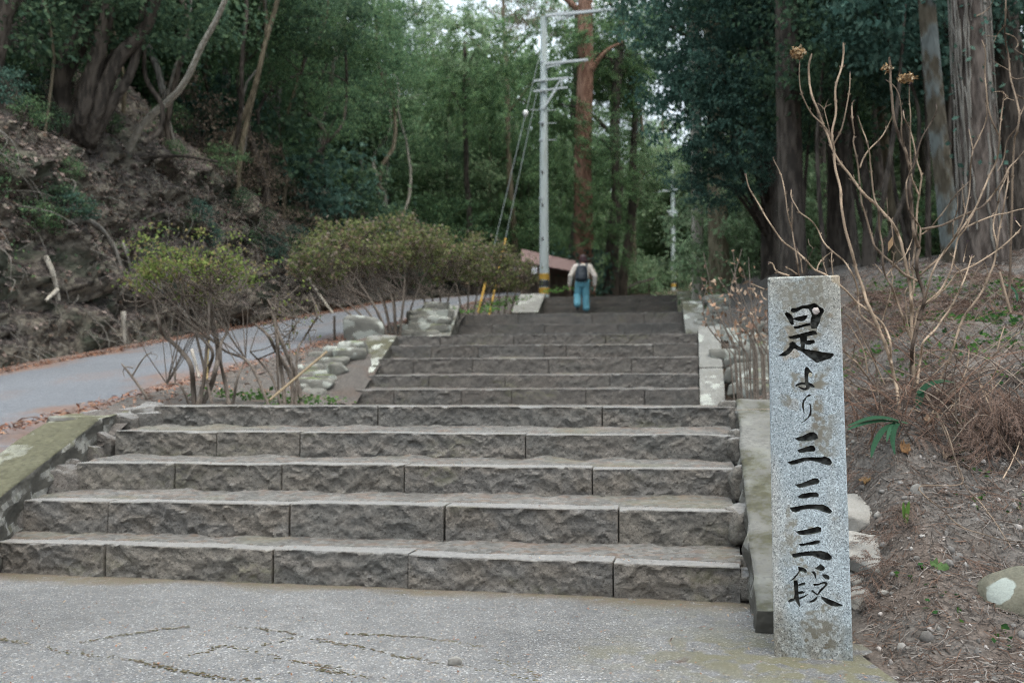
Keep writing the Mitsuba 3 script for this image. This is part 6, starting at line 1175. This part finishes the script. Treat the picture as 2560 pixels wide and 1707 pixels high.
for v in (700, 965, 1150, 1340): q = PX(1246, v, -.13); part(k, 'name_tag', shp(bar(q - [0, 0, .05], q + [0, 0, .05], .06, .03), MBLK, 30))
for i, (a, b, c) in enumerate((((1232, 300), (1080, 800), (940, 1480)), ((1225, 470), (1110, 930), (970, 1500)))):
    g = thing('guy_wire', ('longer guy wire with a white ball insulator, anchored left of the tall pole', 'shorter guy wire with a yellow guard, just right of the longer one')[i], 'guy wire'); A = PX(*a); e = at(D(1098 + 24 * i, 694), 25.6 + .5 * i); e[2] = float(gz(e[0], e[1])); part(g, 'wire', shp(tube([A, e], .008, 6), MWIRE, 40))
    q = e + (A - e) * (.30 if i else .12); part(g, 'guard', shp(tube([e, q], .03, 10), MYEL, 40))
    if i == 0: q = e + (A - e) * .73; bl = trimesh.creation.icosphere(2, .085); part(g, 'insulator', shp((np.array(bl.vertices) * [1, 1, 1.25] + q, np.array(bl.faces)), MPORC, True))
k2, f2, t2 = pole('distant slim pale utility pole right of the farthest flight', 1547, 60.0, 360, .15, .1, 2)
for a, b in (((1500, 441), (1556, 436)), ((1532, 486), (1556, 484))): part(k2, 'cross_arm', shp(bar(at(D(*a), 59.8), at(D(*b), 59.8), .1, .12), MGALV, 30))
part(k2, 'transformer_box', shp(bar(at(D(1536, 492), 59.8), at(D(1556, 492), 59.8), .3, .4), MGALV, 30))
pole('thin bluish pole farthest back, between the red cedar and the slim pale pole', 1484, 74.0, 500, .13, .1, 1)
gp_ = gpt(1626, 26.5); solo('guard_post', shp(tube([gp_ - [0, 0, .1], gp_ + [0, 0, .45]], .05, 10), MYEL, 40), 'short yellow guard post between two trunks on the right', 'post')
# hut with a faded red roof
hut = thing('wayside_hut', 'low hut with a faded pinkish red metal roof behind the tall pole', 'hut')
def roof_fn(p, n, uv): return mix(C(.15, .09, .083), C(.22, .155, .147), fbm(p.x * 3, p.y * 3, p.z * 3, 3))
MROOF = bs('hut_roof', pr(proc(roof_fn), .6, .35)); MWOOD = bs('old_wood', pr(proc(lambda p, n, uv: mix(C(.07, .055, .045), C(.2, .16, .13), fbm(p.x * 12, p.y * 12, p.z * 2, 3))), .85, .25))
rl, rr_ = at(D(1198, 572), 38.0), at(D(1322, 600), 38.0); ax = rr_ - rl; el, er = at(D(1198, 600), 36.4), at(D(1322, 624), 36.4); n = 14
for i in range(n):      # ribbed sheets of the front slope, and the far slope
    for s_, (a0_, b0_) in enumerate(((el, er), (rl * 2 - el + [0, 0, -1.0], rr_ * 2 - er + [0, 0, -1.0]))):
        if s_: a0_, b0_ = rl + (rl - el) * [1, 1, -1], rr_ + (rr_ - er) * [1, 1, -1]
        A0, A1 = rl + (rr_ - rl) * (i / n), rl + (rr_ - rl) * ((i + .97) / n); B0, B1 = a0_ + (b0_ - a0_) * (i / n), a0_ + (b0_ - a0_) * ((i + .97) / n); th = np.array([0, 0, .03]); up = np.array([0, 0, .012 * (i % 2)])
        v = np.array([A0, A1, B1, B0]) + up; v = np.vstack([v, v - th]); f = np.array([[0, 1, 2], [0, 2, 3], [4, 6, 5], [4, 7, 6], [0, 4, 5], [0, 5, 1], [1, 5, 6], [1, 6, 2], [2, 6, 7], [2, 7, 3], [3, 7, 4], [3, 4, 0]]); part(hut, 'roof_sheet', shp((v, f), MROOF))
for q in (el, er, (el + er) / 2): part(hut, 'post', shp(bar(q + [0, .15, -.04], [q[0], q[1] + .15, float(gz(q[0], q[1])) - .2], .1, .1), MWOOD, 30))
bl_, br_ = el + [0, 2.2, -.1], er + [0, 2.2, -.1]; zb = min(gz(bl_[0], bl_[1]), gz(br_[0], br_[1])) - .3
for i in range(10):
    a = bl_ + (br_ - bl_) * (i / 10); b = bl_ + (br_ - bl_) * ((i + .96) / 10); m_ = (a + b) / 2; part(hut, 'wall_board', shp(bar([m_[0], m_[1], zb], [m_[0], m_[1], m_[2] + .1], abs(b[0] - a[0]), .03), MWOOD, 30))
for i, (x, y, c) in enumerate(((1228, 622, (.62, .64, .72)), (1184, 626, (.2, .23, .42)))):
    q = at(D(x, y), 35.5); v, f = gbox(.2, .03, .34, .07, .01); v[:, 1] += .03 * np.sin(v[:, 2] * 14); b = thing('cloth_banner', ('small whitish banner hanging beside the hut left of the tall pole', 'small blue banner hanging farther left of the hut')[i], 'banner'); part(b, 'cloth', shp((v + q, f), bs(f'banner_{i}', pr(c, .8, .2)), True)); part(b, 'pole', shp(tube([q + [.12, .02, .25], [q[0] + .12, q[1] + .02, float(gz(q[0], q[1])) - .1]], .012, 6), MWOOD, 40))
sh = thing('gabled_notice_stand', 'small gabled wooden stand with whitish roof edge beyond the top of the steps', 'notice stand'); q0, q1, q2 = at(D(1436, 664), 47), at(D(1470, 649), 47), at(D(1502, 640), 47)
g = float(gz(q1[0], q1[1])); 
for a, b in ((q0, q1 + [0, 0, .05]), (q1, q2)): part(sh, 'roof_edge', shp(bar(a, b, .5, .07), MPALE, 30))
part(sh, 'board', shp(bar([q1[0] - .5, q1[1] + .1, g + .25], [q1[0] + .5, q1[1] + .1, g + .25], .06, .7), MWOOD, 30))
for s_ in (-.45, .45): part(sh, 'post', shp(bar([q1[0] + s_, q1[1] + .2, g - .2], [q1[0] + s_, q1[1] + .2, q1[2]], .08, .08), MWOOD, 30))

# ================================================================ the walker
PO = np.array([station(1338, 27.62, 3.37), 27.62, 3.352])
def hullsph(a, ra, b, rb):
    pts = []
    for c, r in ((a, ra), (b, rb)): s = trimesh.creation.icosphere(2, 1.0).vertices; r = np.broadcast_to(r, (3,)); pts.append(np.asarray(c) + s * r)
    return m3.Manifold.hull_points(np.vstack(pts))
def fig(bones, res=.03, sm=6):
    m = m3.Manifold.batch_boolean([hullsph(*b) for b in bones], m3.OpType.Add).refine_to_length(res).to_mesh(); t = trimesh.Trimesh(np.array(m.vert_properties[:, :3], float), np.array(m.tri_verts), process=True)
    trimesh.smoothing.filter_taubin(t, iterations=sm); return np.array(t.vertices), np.array(t.faces)
J = dict(pel=(0, .02, .84), chest=(.02, .13, 1.16), neck=(.03, .2, 1.33), head=(.04, .25, 1.47), shl=(-.17, .15, 1.28), shr=(.21, .15, 1.27), ell=(-.32, .08, 1.0), elr=(.36, .08, .99), wrl=(-.345, .16, .74), wrr=(.36, .17, .73), hpl=(-.085, .02, .83), hpr=(.09, .02, .82), knl=(-.13, .13, .46), knr=(.1, .08, .44), anl=(-.155, -.20, .17), anr=(.105, .03, .07))
J = {a: np.array(b) for a, b in J.items()}
def hand(w, s):     # palm, four fingers slightly curled, thumb from the side
    pal_ = w + np.array([0, .015, -.075]); b = [(w, .022, pal_, (.016, .036, .03))]
    for i, (dy, l) in enumerate(((-.027, .055), (-.009, .066), (.009, .07), (.026, .062))):
        k0 = pal_ + np.array([0, dy, -.02]); k1 = k0 + np.array([-s * .008, 0, -l * .6]); k2 = k1 + np.array([-s * .018, .002, -l * .5]); b += [(k0, .0095, k1, .0088), (k1, .0088, k2, .0075)]
    t0 = w + np.array([-s * .004, .03, -.045]); t1 = t0 + np.array([-s * .012, .026, -.035]); b += [(t0, .011, t1, .0095), (t1, .0095, t1 + np.array([-s * .008, .006, -.026]), .008)]
    return b
body = [(J['pel'], (.15, .11, .11), J['chest'], (.155, .105, .15)), (J['chest'], (.15, .1, .14), J['neck'], .055), (J['neck'], .05, J['head'], .06), (J['head'] + [0, 0, .03], (.075, .093, .1), J['head'] + [0, .05, -.05], (.055, .05, .05)), (J['head'] + [0, .095, .0], .014, J['head'] + [0, .115, -.02], .013),
  (J['head'] + [-.078, .02, .0], (.012, .02, .03), J['head'] + [-.08, .02, -.01], .012), (J['head'] + [.078, .02, .0], (.012, .02, .03), J['head'] + [.08, .02, -.01], .012),
  (J['chest'] + [0, 0, .08], .09, J['shl'], .055), (J['chest'] + [0, 0, .08], .09, J['shr'], .055), (J['shl'], .052, J['ell'], .04), (J['ell'], .04, J['wrl'], .025), (J['shr'], .052, J['elr'], .04), (J['elr'], .04, J['wrr'], .025),
  (J['hpl'], .095, J['knl'], .062), (J['knl'], .06, J['anl'], .038), (J['hpr'], .095, J['knr'], .062), (J['knr'], .06, J['anr'], .038), (J['anl'], .035, J['anl'] + [0, .06, -.09], .03), (J['anr'], .035, J['anr'] + [0, .14, -.03], .03)] + hand(J['wrl'], -1) + hand(J['wrr'], 1)
walker = thing('person', 'person climbing the farthest steps in cream top and blue trousers with dark backpack', 'person')
MSKIN = bs('skin', pr((.52, .33, .25), .6, .35)); MJACK = bs('cream_cloth', bump(lambda p, n, uv: fbm(p.x * 14, p.y * 14, p.z * 9, 3) * .03, pr((.74, .67, .6), .85, .2), eps=4e-3)); MTROU = bs('blue_trousers', bump(lambda p, n, uv: fbm(p.x * 22, p.y * 22, p.z * 5, 3) * .05, pr((.16, .40, .50), .85, .2), eps=4e-3)); MHAIR = bs('hair', pr(proc(lambda p, n, uv: mix(C(.03, .015, .018), C(.1, .05, .058), noise(p.x * 160, p.y * 160, p.z * 14))), .5, .4)); MPACK = bs('pack', bump(lambda p, n, uv: fbm(p.x * 18, p.y * 18, p.z * 18, 3) * .02, pr((.022, .032, .045), .55, .4), eps=4e-3)); MSHOE = bs('shoe', pr((.05, .05, .055), .6, .3))
put(walker + '__body', shp((lambda a: (a[0] + PO, a[1]))(fig(body, .014, 3)), MSKIN, True)); USED.add(walker + '__body')
def wear(name, bones, mat, res=.025, sm=8, label=None): v, f = fig(bones, res, sm); return part(walker, name, shp((v + PO, f), mat, True), label)
wear('jacket', [(J['pel'] + [0, 0, -.02], (.175, .13, .09), J['chest'], (.19, .13, .16)), (J['chest'] + [0, 0, .03], (.18, .12, .14), J['neck'] + [0, -.01, -.03], .065), (J['chest'] + [0, 0, .07], .11, J['shl'], .078), (J['chest'] + [0, 0, .07], .11, J['shr'], .078), (J['shl'], .078, J['ell'], .072), (J['ell'], .072, J['wrl'] + [0, 0, .03], .05), (J['shr'], .078, J['elr'], .072), (J['elr'], .072, J['wrr'] + [0, 0, .03], .05)], MJACK)
wear('trousers', [(J['pel'] + [0, 0, .02], (.16, .13, .08), J['pel'] + [0, 0, -.1], (.165, .13, .1)), (J['hpl'], .115, J['knl'], .1), (J['knl'], .1, J['anl'] + [0, .02, .0], .092), (J['hpr'], .115, J['knr'], .1), (J['knr'], .1, J['anr'] + [0, 0, .02], .095)], MTROU)
wear('shoe', [(J['anl'] + [0, -.01, -.05], .04, J['anl'] + [0, .09, -.13], .035)], MSHOE, .02, 3); wear('shoe', [(J['anr'] + [0, -.03, -.03], .042, J['anr'] + [0, .16, -.032], .036)], MSHOE, .02, 3)
wear('hair', [(J['head'] + [0, -.005, .045], (.098, .105, .105), J['head'] + [0, -.02, -.03], (.125, .09, .07)), (J['head'] + [-.07, -.02, -.03], .05, J['head'] + [-.085, -.01, -.075], .04), (J['head'] + [.07, -.02, -.03], .05, J['head'] + [.085, -.01, -.075], .04)], MHAIR, .02, 4)
pk = wear('backpack', [(np.array([-.03, -.10, .90]), (.19, .11, .09), np.array([-.02, .0, 1.2]), (.155, .1, .1)), (np.array([-.03, -.19, .9]), (.12, .05, .07), np.array([-.025, -.14, 1.02]), (.12, .05, .07))], MPACK, .03, 4)
for s_ in (-1, 1): part(pk, 'strap', shp((lambda a: (a[0] + PO, a[1]))(tube(catmull([[.015 + s_ * .1, .03, 1.28], [.02 + s_ * .12, .12, 1.365], [.02 + s_ * .13, .26, 1.28], [.02 + s_ * .16, .2, 1.05]], 5), .022, 8)), MPACK, True))
# ================================================================ labels of repeats: where each one stands
def _proj(P):
    d = np.asarray(P, float) - EYE; w = d @ FWD; return (1280 + FOC * d[0] / w) * .91875, (853.5 - FOC * (d @ UPV) / w) * .91875, P[1]
SHORT = {'trees on the left slope': 'slender tree on the left slope', 'trees behind the azaleas': 'leafy tree behind the azaleas', 'trees in the gap beyond the road': 'light green tree beyond the road', 'trees beyond the top of the steps': 'pale green tree beyond the steps', 'trees in the shaded wood on the right': 'dim tree in the right wood', 'trees near the far pole': 'leafy boughed tree', 'young trees along the lip of the bank': 'thin young tree on the bank', 'distant trees at the back': 'distant leafy tree', 'straight conifer trunks on the right': 'straight slim conifer trunk', 'understorey evergreens on the right': 'slender dark understorey evergreen', 'shrubs on the left slope': 'green shrub on the left slope', 'small shrubs on the bank': 'small shrub clinging to the bank', 'shrubs above the road': 'dense shrub above the road', 'shrubs in the shaded wood': 'dark shrub in the shaded wood', 'shrubs beyond the steps': 'green shrub beyond the steps', 'bright shrubs between the trunks': 'bright green shrub between trunks', 'pale bushes in the clearing': 'pale green bush', 'brown thickets above the road': 'brown thicket', 'bare stemmed trees before the wood': 'grey bare stemmed tree', 'bare twiggy shrubs above the azaleas': 'bare twiggy shrub', 'dead cedar sprays lying on the soil': 'brown dead cedar spray'}
BINS = [(0, 'beyond the left edge'), (130, 'at the left edge'), (270, 'left of the small azalea'), (400, 'above the small azalea'), (560, 'right of the small azalea'), (700, 'above the bare azalea'), (840, 'above leftmost large azalea'), (980, 'above the tall olive azalea'), (1110, 'left of the guy wires'), (1225, 'left of the tall pole'), (1330, 'between pole and red cedar'), (1440, 'right of the red cedar'), (1540, 'left of the distant pole'), (1640, 'right of the distant pole'), (1760, 'above the pale curb'), (1940, 'above the marker'), (2100, 'right of the marker'), (2250, 'left of the old cedar'), (2352, 'at the right edge'), (1e9, 'beyond the right edge')]
NBIN = [(2000, 'close beside the marker'), (2080, 'under the strap leaves'), (2170, 'below the hydrangea'), (2270, 'beside the cedar heap'), (1e9, 'at the right edge')]
where = {}
for k, d in list(labels.items()):
    if d.get('group') in SHORT and '__' not in k:
        e = scene.get(k) or next(v for q, v in scene.items() if q.startswith(k + '__')); v = meshkit.WRITTEN[e['filename']][0]; v = v.min(0) * .5 + v.max(0) * .5
        if 'to_world' in e: v = np.array(e['to_world'].matrix)[:3, :3] @ v + np.array(e['to_world'].matrix)[:3, 3]
        x, y, Y = _proj(v); near = 'sprays' in d['group']
        t = SHORT[d['group']] + ' ' + next(n for b, n in (NBIN if near else BINS) if x < b) + ', ' + ((('low', 'halfway up', 'high')[int(y < 1180) + int(y < 900)] + ' on the soil') if near else ('nearest', 'middle distance', 'farther back', 'far back')[int(Y > 20) + int(Y > 30) + int(Y > 48)])
        where.setdefault(t, []).append((x, k))
ORD = ['first', 'second', 'third', 'fourth', 'fifth', 'sixth', 'seventh', 'eighth', 'ninth', 'tenth', 'eleventh', 'twelfth', 'thirteenth', 'fourteenth', 'fifteenth', 'sixteenth', 'seventeenth', 'eighteenth', 'nineteenth', 'twentieth']
for t, ks in where.items():
    ks.sort(); n = len(ks)
    for i, (x, k) in enumerate(ks): labels[k]['label'] = t if n == 1 else t + (', left one', ', right one')[i] if n == 2 else t + ', ' + ORD[min(i, 19)] + ' from left'
